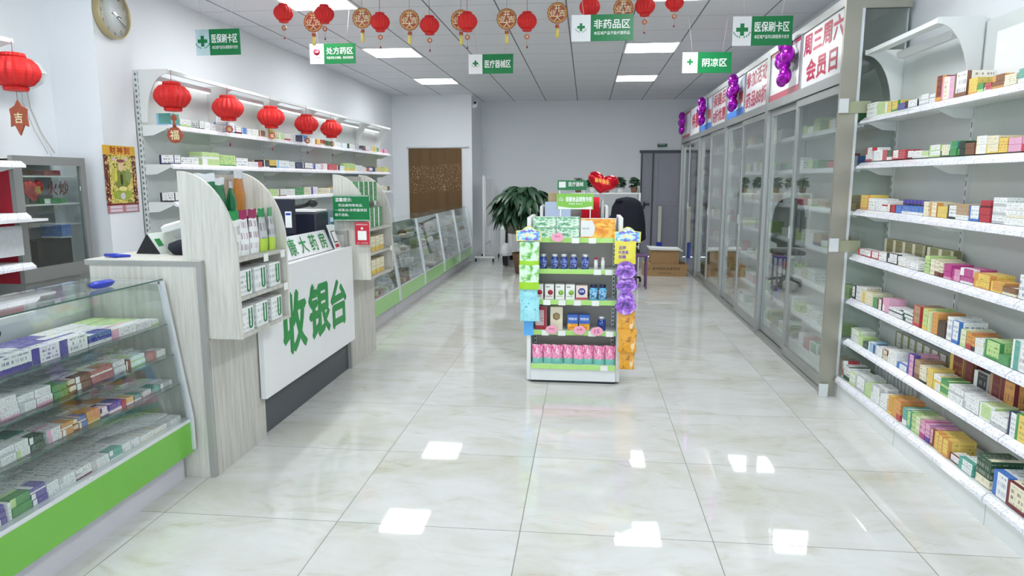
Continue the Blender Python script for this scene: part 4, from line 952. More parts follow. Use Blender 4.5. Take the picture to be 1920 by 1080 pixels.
MB().prism([(-.205, 1.264), (-.205, 1.285)] + [(-.205 + .245 * k / 10, 1.285 - .014 * math.sin(PI * k / 10)) for k in range(1, 11)] + [(.04, 1.264)], M['wtxt'], 'y', 5.0585, 5.0595).build('swoosh', t)
m = MB(); m.tube([(-.205, 5.059, 1.325), (-.185, 5.059, 1.347), (-.165, 5.059, 1.325)], .003, M['wtxt'], 5); m.tube([(-.195, 5.059, 1.32), (-.185, 5.059, 1.332), (-.175, 5.059, 1.32)], .004, M['wtxt'], 5); m.build('logo', t)
m = MB()
for xx in (-.19, .025): m.box(xx, xx + .006, 5.067, 5.073, 1.061, 1.33, M['alul'])
m.build('stand', t)
t = gond_sign(-.30, .0, 7.2, 1.37, 1.47, M['sign'], None, 'dark green topper sign behind the lime one, on the rear shelf unit')
text('医疗器械', (-.11, 7.199, 1.43), *NY, .15, .045, M['wtxt'], t, bold=.02); MB().box(-.285, -.215, 7.197, 7.199, 1.395, 1.455, M['wtxt']).build('logo', t)
m = MB(); m.box(-.28, -.272, 7.207, 7.213, 1.061, 1.4, M['alul']); m.box(-.03, -.022, 7.207, 7.213, 1.061, 1.4, M['alul']); m.build('stand', t)
# goods of the front unit
def gcart(name, x0, x1, yf, d, z, h, mat, label, cat='box', group=None, side=None):
    cx = (x0 + x1) / 2; m = MB(); m.box(x0 - cx, x1 - cx, 0, d, 0, h, side or mat)
    o = m.build(name); o.location = (cx, yf, z); tag(o, label, cat, group)
    MB().box(x0 - cx + .001, x1 - cx - .001, -.001, -.0002, .001, h - .001, mat).build('front_print', o); return o
for r_ in range(2):
    for c_ in range(2):
        gcart('herbal_gift_box', -.377 + c_ * .166, -.214 + c_ * .166, GY + .045, .09, 1.0605 + r_ * .076, .074, M['greenbox'], f"{['lower', 'upper'][r_]} pale green landscape gift box, {['beside the herb sachets', 'beside the orange box'][c_]}", 'gift box', 'four green landscape gift boxes', side=plain(f'pale_green_card{r_}{c_}', 'cfe3d4', .5))
o = gcart('orange_gift_box', -.038, .205, GY + .045, .07, 1.0605, .140, M['orangebox'], 'white and orange gift box with fruit picture on the top gondola shelf', 'gift box', side=M['white'])
MB().prism([(-.12, .012), (-.04, .012)] + [(-.04 + .02 * math.sin(PI * k / 8), .012 + .115 * k / 8) for k in range(1, 9)] + [(-.12, .127)], M['white'], 'y', -.0022, -.0012).build('white_field', o)
text('维生素C 咀嚼片', (-.085, -.0026, .07), *NY, .05, .012, M['dtxt'], o)
def bottle(x, z, r, h, body, cap, labelm, label, group, key):
    t = local('supplement_bottle', label, 'bottle', (x, GY + .075, z), 0, group)
    MB().lathe([(r * .95, 0), (r, .004), (r, h * .72), (r * .75, h * .80), (r * .7, h * .82), (0, h * .82)], body, n=20).build('bottle_body', t)
    MB().lathe([(r * .74, h * .821), (r * .78, h * .83), (r * .78, h * .99), (r * .7, h), (0, h)], cap, n=20).build('cap', t)
    MB().lathe([(r * 1.012, h * .10), (r * 1.012, h * .66)], labelm, n=24).build('wrap_label', t)
    return t
navy = plain('navy_plastic', '22408f', .25, coat=.4); silv = plain('silver_cap', 'd6d8dc', .3, .3)
nlab = mottle('navy_wrap_print', [(0.42, '1b2f86'), (0.52, '2f5fc0'), (0.60, 'dfe6f4'), (0.68, '2440a0')], 5, (1, 1, 1.5))
for i, x in enumerate((-.305, -.222, -.155, -.085, -.002)):
    bottle(x, .8355, .026, .108, navy, silv, nlab, f'navy blue supplement bottle, {ORD[i + 1]} from the herb sachets, second gondola shelf', 'navy supplement bottles', 'n')
for i, (x, cp) in enumerate(((.075, M['rtxt']), (.125, plain('rose_cap', 'e9d3d2', .4)))):
    bottle(x, .8355, .013, .085, M['white'], cp, M['tagw'], ['slim white tube with red cap beside the navy bottles', 'slim white tube with pale cap beside the plum sachets'][i], None, 's')
whb = plain('white_carton', 'f0efea', .4)
berry = plain('berry_print', 'b3263c', .4, var=.2, scale=60); apple = plain('apple_print', '8cc24e', .4, var=.2, scale=60)
for i, (x0, fr, nm) in enumerate(((-.37, berry, 'white carton with a red berry, partly behind the herb sachets'), (-.292, berry, 'white carton with a red berry, next to the apple cartons'), (-.215, apple, 'white carton with a green apple, beside the berry cartons'), (-.140, apple, 'white carton with a green apple, beside the round-badge carton'))):
    o = gcart('fruit_carton', x0, x0 + .066, GY + .06, .05, .6105, .112, whb, nm, 'box', 'white fruit cartons', side=whb)
    MB().lathe([(.0, -.0025), (.019, -.0025), (.019, -.0012), (0, -.0012)], fr, (.008, 0, .052), 14, 'y').build('fruit_print', o)
    m = MB(); m.box(-.026, .002, -.002, -.0012, .09, .096, M['ctxt']); m.box(-.026, -.012, -.002, -.0012, .03, .08, M['ctxt']) if 0 else None; m.box(-.026, .02, -.002, -.0012, .022, .026, fr); m.build('print_lines', o)
o = gcart('badge_carton', -.065, .018, GY + .06, .05, .6105, .106, plain('rose_cream_carton', 'ecd9d2', .4), 'pink-cream carton with a round navy badge on the third gondola shelf', 'box')
MB().lathe([(.0, -.0025), (.026, -.0025), (.026, -.0012), (0, -.0012)], plain('navy_badge', '39479a', .4), (0, 0, .062), 20, 'y').build('badge', o); text('氨糖', (0, -.003, .064), *NY, .034, .018, M['wtxt'], o)
MB().box(-.04, .04, -.002, -.0012, .002, .018, plain('rose_foot', 'c45a5e', .4)).build('foot_band', o)
cyb = plain('aqua_plastic', '5fb7dd', .25, coat=.4); ncap = plain('navy_cap', '1f2352', .3); alab = mottle('aqua_wrap_print', [(.42, '2a5fa8'), (.5, '8fd0ea'), (.66, 'c9ecf6')], 5)
for i, x in enumerate((.062, .128)):
    bottle(x, .6105, .029, .112, cyb, ncap, alab, ['aqua blue bottle with navy cap beside the badge carton', 'aqua blue bottle with navy cap beside the shelf side panel'][i], 'aqua bottles', 'a')
o = gcart('vitamin_pouch_box', -.36, -.278, GY + .06, .05, .3855, .17, plain('rose_silver_carton', 'd9c0c0', .35), 'red and silver vitamin C carton on the fourth gondola shelf', 'box')
m = MB(); m.box(-.04, .04, -.002, -.0012, .145, .169, berry); m.box(-.04, .04, -.002, -.0012, .002, .03, berry); m.box(.022, .04, -.002, -.0012, .03, .145, berry); m.build('red_frame_print', o); text('· C', (0, -.003, .075), *NY, .03, .026, M['dtxt'], o)
o = gcart('cream_gift_box', -.25, -.16, GY + .06, .05, .3855, .17, plain('cream_carton', 'e9dfc6', .45), 'tall cream box with a round picture on the fourth gondola shelf', 'box')
MB().lathe([(.0, -.0025), (.03, -.0025), (.03, -.0012), (0, -.0012)], plain('bronze_print', 'a5916a', .5, var=.3, scale=60), (0, 0, .10), 6, 'y').build('picture', o)
for i, x0 in enumerate((-.125, -.04)):
    o = gcart('blue_orange_box', x0, x0 + .078, GY + .06, .05, .3855, .115, plain(f'blue_carton{i}', '3c6cc8', .4), f"blue and orange carton on the fourth gondola shelf, {['beside the cream box', 'beside the blue bottle'][i]}", 'box', 'blue and orange cartons')
    MB().box(-.038, .038, -.002, -.0012, .002, .048, M['orangebox']).build('orange_print', o); text('钙铁锌', (0, -.003, .083), *NY, .06, .02, M['wtxt'], o, bold=.02)
bottle(.125, .3855, .029, .105, navy, silv, navy, 'plain blue bottle with white cap on the fourth gondola shelf', None, 'b')
for i in range(8):
    x = -.342 + i * .0752 + (.0, .004, -.004)[i % 3]
    o = place(pouch('p', .080, .14, .046, M['pinkbag'], None, plain('aqua_band', '7fc9b9', .35) if i == 0 else bpy.data.materials['aqua_band']), 'snack_pouch', (x, GY + .045 + .012 * (i % 2), .1355), -PI / 2 + R((-2, 2, 2, -2, 2, 2, -2, 2)[i]), f'pink fruit snack pouch, {ORD[i + 1]} from the herb sachet side, bottom gondola shelf', 'bag', 'pink snack pouches on the bottom shelf', key='pinkpouch')
for i, (x, z) in enumerate(((-.10, 1.06), (.02, 1.06), (.06, .835), (.14, .835), (-.3, .61), (-.19, .61), (-.08, .61), (.05, .61), (-.31, .385), (-.19, .385), (.03, .385), (.155, .385), (.12, .135))):
    yy = GY + (.0 if z < .2 else .02) - .015
    tag(MB().box(x, x + .052, yy - .002, yy, z - .032, z + .006, M['tagw']).build('price_slip'), f"white price slip, {ORD[1 + [q for q in range(13) if ((1.06, 1.06, .835, .835, .61, .61, .61, .61, .385, .385, .385, .385, .135)[q] == z)].index(i)]} from the herb sachets on the {['top', 'second', 'third', 'fourth', 'bottom'][[1.06, .835, .61, .385, .135].index(z)]} lime rail", 'price tag', 'price slips on the lime rails')
for i, (x, z, s_) in enumerate(((-.20, 1.07, '特价'), (-.235, .40, '特价'), (-.035, .40, '优惠'), (.09, .395, '15'))):
    m = MB(); m.prism([(x + .045 * math.cos(R(a)), z + .033 * math.sin(R(a)) * (1 + .08 * math.cos(R(5 * a)))) for a in range(0, 360, 20)], M['pink'], 'y', GY - .012, GY - .009)
    o = tag(m.build('promo_card'), ['pink scalloped promo card under the green landscape boxes', 'pink promo card in front of the cream box', 'pink promo card between the blue and orange cartons', 'pink promo card reading 15 below the blue bottle'][i], 'price tag', 'pink promo cards')
    text(s_, (x, GY - .0125, z + (.0 if s_ == '15' else .006)), *NY, .035 if s_ == '15' else .04, .028 if s_ == '15' else .014, plain('promo_ink%d' % i, 'c02a78', .5), o, bold=.01)
# sachet strips hanging at both sides
limeb = plain('bright_lime_band', 'a6dc2a', .35)
def strip(x, y, z0, items, label_fmt, hook):
    for i, (w, h, mat, dx, nm, shape) in enumerate(items):
        z = z0 - sum(q[1] * .86 for q in items[:i]) - h
        if shape == 'blob':
            pts = [(dx + w * .5 * math.cos(R(a)) * (1 if a > 180 or a < 0 else .78), h * .5 + h * .5 * math.sin(R(a))) for a in range(0, 360, 15)]
            m = MB(); m.prism(pts, mat, 'y', -.008, .0)
        else: m = pouch('p', w, h, .02, mat, None, (limeb if mat is M['herb'] else None)); m.v = [(b + dx, -a, c) for a, b, c in m.v]
        o = m.build('hanging_sachet'); o.location = (x, y - .012 * (i % 2), z); tag(o, nm, 'sachet', hook)
        if nm.startswith('yellow'):
            for k_, s_ in enumerate(('蓝莓', '叶黄素', '软糖')): text(s_, (-.02 if k_ != 1 else -.012, -.0125, .115 - k_ * .032), *NY, .05 if k_ != 1 else .068, .024, plain('plum_ink%d' % k_, '7a48b8', .5), o, bold=.02)
strip(-.400, GY - .018, 1.035, [(.145, .19, M['herb'], .0, 'pale green herb sachet, topmost of the hanging strip', 's'), (.145, .175, M['herb'], .0, 'pale green herb sachet, second on the hanging strip', 's'), (.135, .10, M['aqua'], -.005, 'aqua sachet hanging below the herb sachets', 's'), (.14, .17, M['aqua'], .005, 'larger aqua sachet hanging lowest above the blue strip', 's')], '', 'sachets hanging beside the gondola, herb side')
strip(.275, GY - .045, 1.05, [(.15, .16, plain('yellow_sachet', 'e8dc4a', .3, var=.1, scale=20), .0, 'yellow-topped sachet, topmost on the plum strip', 's'), (.165, .125, M['plum'], .005, 'plum sachet hanging second on its strip', 'blob'), (.165, .11, M['plum'], .015, 'plum sachet hanging third on its strip', 'blob'), (.16, .18, M['plum'], .012, 'rounded plum sachet hanging lowest of the plum ones', 'blob'), (.12, .15, M['amber'], .02, 'amber sachet with cream top below the plum ones', 's'), (.13, .17, M['amber'], .03, 'amber sachet hanging in the middle of the amber ones', 's'), (.11, .15, M['amber'], .03, 'amber sachet hanging lowest beside the gondola', 's')], '', 'sachets hanging beside the gondola, plum side')
for i, (x, y, z) in enumerate(((-.405, GY + .01, 1.085), (.29, GY - .02, 1.085))):
    t = thing('hang_strip', ['bright blue hanging strip with promo card, herb sachet side', 'hanging strip with promo card, plum sachet side'][i], 'display strip', (x, y, .35 if i == 0 else .32), 'hanging promo strips')
    MB().box(x - .035, x + .035, y - .006, y - .003, .35 if i == 0 else .32, 1.06, M['skyb']).build('strip', t)
    m = MB(); pts = [(x - .09, z - .045), (x + .09, z - .045), (x + .092, z + .03)] + [(x + .05 - .1 * k / 6, z + .035 + .03 * math.sin(PI * k / 6)) for k in range(7)] + [(x - .092, z + .03)]
    m.prism(pts, plain('yellow_card_rim%d' % i, 'eee37a', .4), 'y', y - .012, y - .008); cd = m.build('promo_card', t)
    MB().prism([((p - x) * .9 + x, (q - z) * .88 + z) for p, q in pts], M['cardblue'], 'y', y - .014, y - .0125).build('artwork', cd)
# top goods of the rear unit
tag(MB().box(-.05, .13, 7.09, 7.2, 1.061, 1.30, M['foilr']).build('red_box'), 'large red box on top of the rear shelf unit', 'box')
tag(MB().box(-.42, -.16, 7.08, 7.2, 1.061, 1.25, plain('blue_white_carton', 'b9c9e6', .4)).build('blue_white_box'), 'blue and white box on the rear shelf unit behind the landscape boxes', 'box')
tag(MB().box(-.40, -.30, 7.31, 7.42, 1.061, 1.34, plain('tan_carton', 'c9b489', .5)).build('tan_box'), 'tan box on the rear shelf unit under the green sign', 'box')
m = MB(); m.lathe([(.0, 0), (.02, 0), (.02, .20), (.012, .215), (0, .22)], M['white'], (.163, 7.12, 1.061), 14); tag(m.build('white_canister'), 'slim white canister at the end of the rear shelf unit', 'canister')
def heart(r, th, n=36):
    m = MB(); P = []
    for k in range(n):
        a = 2 * PI * k / n; P.append((r * (17 * math.copysign(abs(math.sin(a)) ** 2.3, math.sin(a))) / 17, r * (13 * math.cos(a) - 5 * math.cos(2 * a) - 2 * math.cos(3 * a) - math.cos(4 * a)) / 17))
    P = [(.72 * x + .28 * r * .95 * math.sin(2 * PI * k / n), .72 * y + .28 * r * .8 * math.cos(2 * PI * k / n)) for k, (x, y) in enumerate(P)]
    rings = [(1, 0), (.97, .35), (.85, .7), (.6, .93), (.3, 1.0)]
    for s_ in (1, -1):
        o = len(m.v)
        for f_, t_ in rings:
            for p, q in P: m.v.append((p * f_, -s_ * th * t_, q * f_))
        m.v.append((0, -s_ * th, 0))
        for i in range(len(rings) - 1):
            for k in range(n):
                q = [o + i * n + k, o + i * n + (k + 1) % n, o + (i + 1) * n + (k + 1) % n, o + (i + 1) * n + k]; m.face(q[::-1] if s_ > 0 else q, M['foilr'], smooth=True)
        e = o + (len(rings) - 1) * n
        for k in range(n): q = [e + k, e + (k + 1) % n, len(m.v) - 1]; m.face(q[::-1] if s_ > 0 else q, M['foilr'], smooth=True)
    return m
t = local('heart_balloon', 'shiny red heart balloon with gold characters above the rear shelf unit', 'balloon', (.16, 7.0, 1.455), 0)
m = heart(.158, .075); ca, sa_ = math.cos(R(14)), math.sin(R(14)); m.v = [((x * ca + z * .8 * sa_), y, (-x * sa_ + z * .8 * ca)) for x, y, z in m.v]; m.build('foil_body', t)
text('新年快乐', (-.01, -.077, .005), (1, 0, -.22), (0, 0, 1), .14, .045, M['gold2'], t, bold=.02)
m = MB(); m.tube([(0, 0, -.14), (.01, .05, -.25), (.0, .06, -.39)], .003, M['white'], 5); m.build('stick', t)

# ================================================================ CEILING SIGNS
def cross_logo(o, U, V, s, parent, mat):
    o = Vector(o); U = Vector(U); V = Vector(V)
    m = MB(); a, b = s * .5, s * .17; c = o + V * s * .12
    pts = [(-b, -a), (b, -a), (b, -b), (a, -b), (a, b), (b, b), (b, a), (-b, a), (-b, b), (-a, b), (-a, -b), (-b, -b)]
    m.v = [tuple(c + U * x + V * y) for x, y in pts]; m.face(list(range(12)), mat); m.build('cross_logo', parent)
    m = MB()
    for k in range(-4, 5):
        if k == 0: continue
        an = R(270 + k * 17); q = o + U * (math.cos(an) * s * .72) + V * (math.sin(an) * s * .62 + s * .1)
        t_ = U * math.cos(an + PI / 2 + .5 * (1 if k > 0 else -1)) + V * math.sin(an + PI / 2 + .5 * (1 if k > 0 else -1)); nrm = U * math.cos(an) + V * math.sin(an)
        b0 = len(m.v); m.v += [tuple(q + t_ * s * .13), tuple(q + nrm * s * .06), tuple(q - t_ * s * .13), tuple(q - nrm * s * .06)]; m.face([b0, b0 + 1, b0 + 2, b0 + 3], mat)
    m.build('laurel_logo', parent)
def ceiling_sign(x, y, z, w_, h, title, sub, label, clear=False, red=False, rz=0.0):
    t = local('hanging_sign', label, 'sign', (x, y, z), rz, 'hanging department signs')
    sp = -w_ / 2 + w_ * .31
    lp = MB().box(-w_ / 2, sp, -.003, .003, -h / 2, h / 2, M['acryl'] if clear else M['white']).build('logo_panel', t)
    gp = MB().box(sp + .0005, w_ / 2, -.003, .003, -h / 2, h / 2, M['sign']).build('green_panel', t)
    cx = (sp + w_ / 2) / 2; gw = (w_ / 2 - sp)
    text(title, (cx, -.0035, h * .14 if sub else 0), *NY, gw * (.84 if len(title) > 3 else .72), h * (.34 if sub else .40), M['wtxt'], gp, bold=.02)
    if sub: text(sub, (cx, -.0035, -h * .20), *NY, gw * .84, h * .13, M['wtxt'], gp, bold=.01)
    lx = (-w_ / 2 + sp) / 2
    if red:
        MB().lathe([(0, -.0045), (h * .17, -.0045), (h * .17, -.0032), (0, -.0032)], M['rtxt'], (lx, 0, h * .1), 20, 'y').build('oval_logo', lp)
        text('张仲', (lx, -.005, h * .1), *NY, h * .2, h * .1, M['wtxt'], lp); text('张仲景', (lx, -.0035, -h * .18), *NY, h * .42, h * .1, M['ctxt'], lp)
    else: cross_logo((lx, -.0035, 0), (1, 0, 0), (0, 0, 1), h * (.42 if h > .18 else .3), lp, M['sign'])
    top = CZ - z
    for xa, xb in ((-w_ * .30, -w_ * .42), (w_ * .30, w_ * .42)): MB().tube([(xa, 0, h / 2 - .012), (xb, 0, top)], .0016, M['string'], 5).build('hanging_string', t)
ceiling_sign(-2.88, 5.35, 2.535, .37, .195, '医保刷卡区', '本区域产品可以刷医保卡支付', 'hanging green sign with clear logo end, above the lantern rack', clear=True, rz=R(-2))
ceiling_sign(-2.16, 5.9, 2.53, .40, .165, '处方药区', '凭医师处方销售、购买和使用', 'hanging green sign with a red oval logo', red=True)
ceiling_sign(-.89, 6.5, 2.52, .41, .172, '医疗器械区', '', 'hanging green sign with five characters over the middle aisle')
ceiling_sign(.09, 5.1, 2.525, .43, .178, '非药品区', '本区域产品不能代替药品', 'bright hanging green sign partly covered by two red lanterns')
ceiling_sign(1.055, 6.6, 2.515, .435, .18, '阴凉区', '', 'hanging green sign with only three characters near the glass cabinets', rz=R(3))
ceiling_sign(1.225, 5.3, 2.52, .415, .20, '医保刷卡区', '本区域产品可以刷医保卡支付', 'hanging green sign with a white logo end beside the cabinet headers', rz=R(2))

# ================================================================ LANTERNS
def lantern(x, y, z, r, top, label, group, tail='small', squash=.82, rz=0):
    t = local('paper_lantern', label, 'lantern', (x, y, z), rz, group)
    h = r * squash
    prof = [(.0, h * 1.0), (r * .46, h * 1.04), (r * .5, h * .86), (r * .44, h * .84), (r * .70, h * .72), (r * .90, h * .42), (r * .98, h * .16), (r, 0), (r * .98, -h * .16), (r * .88, -h * .42), (r * .68, -h * .72), (r * .44, -h * .84), (r * .5, -h * .88), (r * .46, -h * 1.06), (.0, -h * 1.0)]
    MB().lathe(prof[::-1], M['paper'], n=40, rib=.04, smooth=False).build('paper_body', t)
    MB().tube([(0, 0, h), (0, 0, top)], .0018, M['maroon'], 5).build('hanging_cord', t)
    if tail == 'big':
        m = MB(); m.tube([(0, 0, -h), (0, 0, -h * 1.35)], .002, M['gold'], 5); m.lathe([(.0, -.006), (.022, -.006), (.022, .006), (0, .006)], M['copper'], (0, 0, -h * 1.35 - .02), 14, 'y', smooth=False); m.tube([(0, 0, -h * 1.35 - .04), (.0, 0, -h * 1.35 - .085)], [.006, .014], M['copper'], 6); m.build('knot', t)
        m = MB(); m.lathe([(.0, -.006), (.06, -.006), (.062, 0), (.06, .006), (0, .006)], M['copper'], (0, 0, -h * 1.35 - .145), 12, 'y', smooth=False, rib=.03); cp = m.build('fortune_pendant', t)
        text('福', (0, -.0075, -h * 1.35 - .145), *NY, .07, .07, M['cream'], cp, bold=.02)
    elif tail == 'drop':
        m = MB(); m.tube([(0, 0, -h), (0, 0, -h * 1.6)], .0015, M['strd'], 5); m.build('thread', t)
        m = MB(); zz = -h * 1.6; m.prism([(0, zz), (.02, zz - .03), (.055, zz - .05), (.05, zz - .09), (.055, zz - .15), (.03, zz - .14), (0, zz - .20), (-.03, zz - .14), (-.055, zz - .15), (-.05, zz - .09), (-.055, zz - .05), (-.02, zz - .03)], M['copper'], 'y', -.005, .005); cp = m.build('carved_pendant', t)
        text('吉', (0, -.0065, zz - .10), *NY, .05, .06, M['cream'], cp, bold=.02)
    else:
        k = .62 if tail == 'small' else .45
        m = MB(); m.tube([(0, 0, -h), (0, 0, -h - r * 1.7)], .0014, M['gold'], 5); m.build('tail_cord', t)
        m = MB(); zz = -h - r * .62; m.lathe([(.0, -.004), (r * .27, -.004), (r * .27, .004), (0, .004)], M['copper'], (0, 0, zz), 8, 'y', smooth=False); cp = m.build('gold_tag', t)
        text('福', (0, -.005, zz), *NY, r * .26, r * .28, M['cream'], cp)
        m = MB(); m.tube([(0, 0, -h - r * 1.5), (0, 0, -h - r * 1.75)], [.003, .008], M['maroon'], 6); m.build('tassel', t)
    return t
for i, (y, z) in enumerate(((4.99, 2.085), (5.80, 2.082), (6.62, 2.078), (7.49, 2.078), (8.24, 2.08))):
    lantern(-3.07, y, z, .125, 2.275 - z, f"large red honeycomb lantern on the canopy, {['with a big round fortune pendant, nearest the pillar', 'second from the pillar', 'third from the pillar', 'fourth from the pillar', 'fifth and farthest from the pillar'][i]}", 'large red lanterns on the lantern rack', 'big' if i == 0 else 'small', .80, rz=R(20 * i))
lantern(-3.30, 3.81, 2.09, .128, 2.26 - 2.09, 'large red honeycomb lantern with a carved copper pendant, beside the mirror cabinet', None, 'drop', .78)
YL = 5.45
KL = 5.45 / 6.1      # the row hangs in front of the near ceiling lights
for i, (px, z) in enumerate(((-2.665, 2.985 - .10), (-2.295, 2.905), (-1.80, 2.82), (-1.365, 2.785), (-1.01, 2.772), (-.525, 2.797), (.0, 2.87))):
    lb = ['at the end near the lantern rack', 'just before the bright panel', 'past the bright panel', 'between two gold discs, fourth from the rack end', 'overlapping a gold disc', 'above the long hanging sign row, right of the middle disc', 'in front of the bright hanging sign'][i]
    lb = [f'small red ceiling lantern, {ORD[k + 1]} in the row from the lantern rack' for k in range(7)][i]
    zl = min(z, 2.90) if i else 2.915
    zl = 1.473 + (zl - 1.473) * KL if i != 6 else 2.70
    lantern(px * KL, YL + (-.14 if i == 4 else (0 if i != 6 else -.2)), zl, .073, CZ - zl, lb, 'small red lanterns under the ceiling', 'small', .9)
lantern(.455 * KL, YL, 2.743, .073, CZ - 2.743, 'small red ceiling lantern, eighth in the row from the lantern rack', 'small red lanterns under the ceiling', 'small', .9)
lantern(.695 * KL, YL, 2.76, .066, CZ - 2.76, 'small red ceiling lantern, ninth in the row, near the upper cabinet headers', 'small red lanterns under the ceiling', 'small', .8)
# round gold discs
def disc(x, y, z, r, label):
    t = local('lucky_disc', label, 'ornament', (x, y, z), 0, 'round gold lucky discs')
    m = MB(); m.lathe([(0, -.004), (r, -.004), (r, .004), (0, .004)], M['copper'], n=36, axis='y', rib=.02, smooth=False); d_ = m.build('disc', t)
    m = MB(); m.lathe([(r * .80, -.0055), (r * .92, -.0055), (r * .92, -.0042), (r * .80, -.0042), (r * .80, -.0055)], M['gold'], n=30, axis='y', caps=False); m.build('gold_ring', d_)
    for ch, dx, dz in (('开', 0, .40), ('大', 0, -.42), ('业', -.46, -.02), ('吉', .46, -.02)): text(ch, (dx * r, -.006, dz * r), *NY, r * .62, r * .62, M['cream'], d_, bold=.02)
    m = MB(); m.lathe([(0, .012), (.014, .008), (.018, -.004), (.015, -.016), (0, -.016)], M['copper'], (0, 0, -r - .016), 8); m.build('bead', t)
    m = MB(); m.tube([(0, 0, -r - .03), (0, 0, -r - .10)], [.010, .014], M['yel'], 8); m.build('tassel', t)
    m = MB(); m.tube([(0, 0, r), (0, 0, CZ - z)], .0015, M['strd'], 5); m.build('hanging_cord', t)
for i, (x, z) in enumerate(((-2.45, 2.865), (-1.965, 2.862), (-1.545, 2.835), (-1.095, 2.825), (-.70, 2.825), (-.27, 2.87))):
    z = 1.473 + (min(z, CZ - .10) - 1.473) * KL
    disc(x * KL, YL + (.12 if i == 0 else .02), z, .077, f'round gold-red lucky disc, {ORD[i + 1]} in the ceiling row from the lantern rack')
disc(.28 * KL, YL + .02, 2.735, .075, 'round gold-red lucky disc, seventh in the ceiling row, beside the eighth lantern')

# ================================================================ WALL THINGS
t = thing('wall_clock', 'round gold-rimmed wall clock with white face high on the pillar', 'clock', (-3.30, 4.745, 2.62))
cx_, cy_, cz_, cr = -3.35, 4.745, 2.62, .168
MB().lathe([(cr * .97, 0), (cr, .01), (cr, .052), (cr * .975, .058), (cr * .94, .056), (cr * .93, .04), (cr * .93, .0)], M['brass'], (cx_, cy_, cz_), 48, 'x').build('rim', t)
fc = MB().lathe([(0, 0), (cr * .925, 0), (cr * .925, .038), (0, .038)], M['white'], (cx_ + .002, cy_, cz_), 48, 'x').build('clock_face', t)
for k in range(1, 13):
    a = PI / 2 - k * PI / 6
    text(str(k), (cx_ + .041, cy_ + math.cos(a) * cr * .78, cz_ + math.sin(a) * cr * .78), *PX, .028 if k > 9 else .017, .03, M['dtxt'], fc)
for k, (a, L, w_) in enumerate(((PI / 2 - 3.35 * PI / 6, .075, .006), (PI / 2 - 20.5 * PI / 30, .115, .004))):
    m = MB(); m.tube([(cx_ + .044 + k * .003, cy_ - math.cos(a) * .02, cz_ - math.sin(a) * .02), (cx_ + .044 + k * .003, cy_ + math.cos(a) * L, cz_ + math.sin(a) * L)], w_ * .5, M['black'], 6); m.build(('hour_hand', 'minute_hand')[k], t)
MB().lathe([(0, .053), (cr * .93, .053), (cr * .93, .055), (0, .055)], glass_mat('clock_glass', (.98, .99, .99), .5), (cx_, cy_, cz_), 40, 'x').build('clock_glass', t)
t = tag(MB().box(-3.35, -3.346, 4.56, 4.905, 1.238, 1.715, M['poster']).build('festive_poster'), 'colourful red and gold festive poster on the pillar', 'poster')
for k, ch in enumerate('财神到'): text(ch, (-3.3455, 4.66 + k * .075, 1.682), *PX, .06, .05, plain('poster_red%d' % k, 'a3231c', .4), t, bold=.03)
for q_, (nm_, u, v, a_, b_, c_, n_) in enumerate((('robe', 0, .50, .50, .30, '7c8a38', 20), ('robe', 0, .27, .62, .16, '9aa83c', 20), ('sleeve', -.22, .55, .18, .2, 'c0b85a', 14), ('sleeve', .22, .55, .18, .2, '8f9a62', 14), ('belt', 0, .50, .08, .2, '2c2a20', 6), ('face', 0, .69, .17, .14, 'e0c4a0', 18), ('hat', 0, .775, .24, .05, '8a3a48', 12),
        ('scroll', -.17, .55, .08, .2, 'e6d23c', 4), ('ingot', .02, .36, .26, .07, 'e4d68a', 14), ('gourd', 0, .25, .16, .1, 'c8c4d0', 14), ('flag', -.2, .80, .16, .05, 'dcb8c8', 4), ('flag', .2, .80, .16, .05, 'dcb8c8', 4))):
    m = MB(); yc_, zc_ = 4.7325 + u * .345, 1.238 + v * .477
    m.prism([(yc_ + a_ * .1725 * math.cos(2 * PI * (k + .5) / n_), zc_ + b_ * .2385 * math.sin(2 * PI * (k + .5) / n_)) for k in range(n_)], plain('poster_ink_%d' % q_, c_, .4, var=.25, scale=60), 'x', -3.3459, -3.3456 + q_ * .00012); m.build('printed_' + nm_, t)
for k in range(4): MB().box(-3.3459, -3.3452, 4.585 + (k % 2) * .17, 4.715 + (k % 2) * .17, 1.247 + (k // 2) * .024, 1.266 + (k // 2) * .024, plain('poster_strip%d' % k, 'd9c8d4', .4)).build('caption_field', t)
# the poster is on the +x side of the pillar
# brown cloth over the opening in the alcove wall
t = thing('brown_curtain', 'brown sequinned cloth hung over the opening in the alcove wall', 'curtain', (-2.72, 12.4, .8))
m = MB(); nx, nz = 40, 12
for j in range(nz + 1):
    for i in range(nx + 1):
        u, v = i / nx, j / nz; m.v.append((-3.20 + .965 * u, 12.405 - .008 * math.sin(u * 26 + v) - .004 * math.sin(u * 61), .84 + 1.19 * v))
for j in range(nz):
    for i in range(nx): q = j * (nx + 1) + i; m.face([q, q + 1, q + nx + 2, q + nx + 1], M['curtain'], smooth=True)
m.build('cloth', t); m = MB(); m.tube([(-3.24, 12.40, 2.045), (-2.10, 12.40, 2.055)], .012, M['white'], 8); m.build('rod', t)
MB().box(-3.22, -2.21, 12.40, 12.429, .80, .835, M['white']).build('sill', t)
m = MB(); m.box(-3.30, -3.27, 12.42, 12.429, 1.30, 1.36, M['white']); tag(m.build('light_switch'), 'small white switch on the alcove wall beside the brown curtain', 'switch')
t = thing('wall_camera', 'small white security camera with black lens high on the alcove corner', 'camera', (-2.0, 12.5, 2.8))
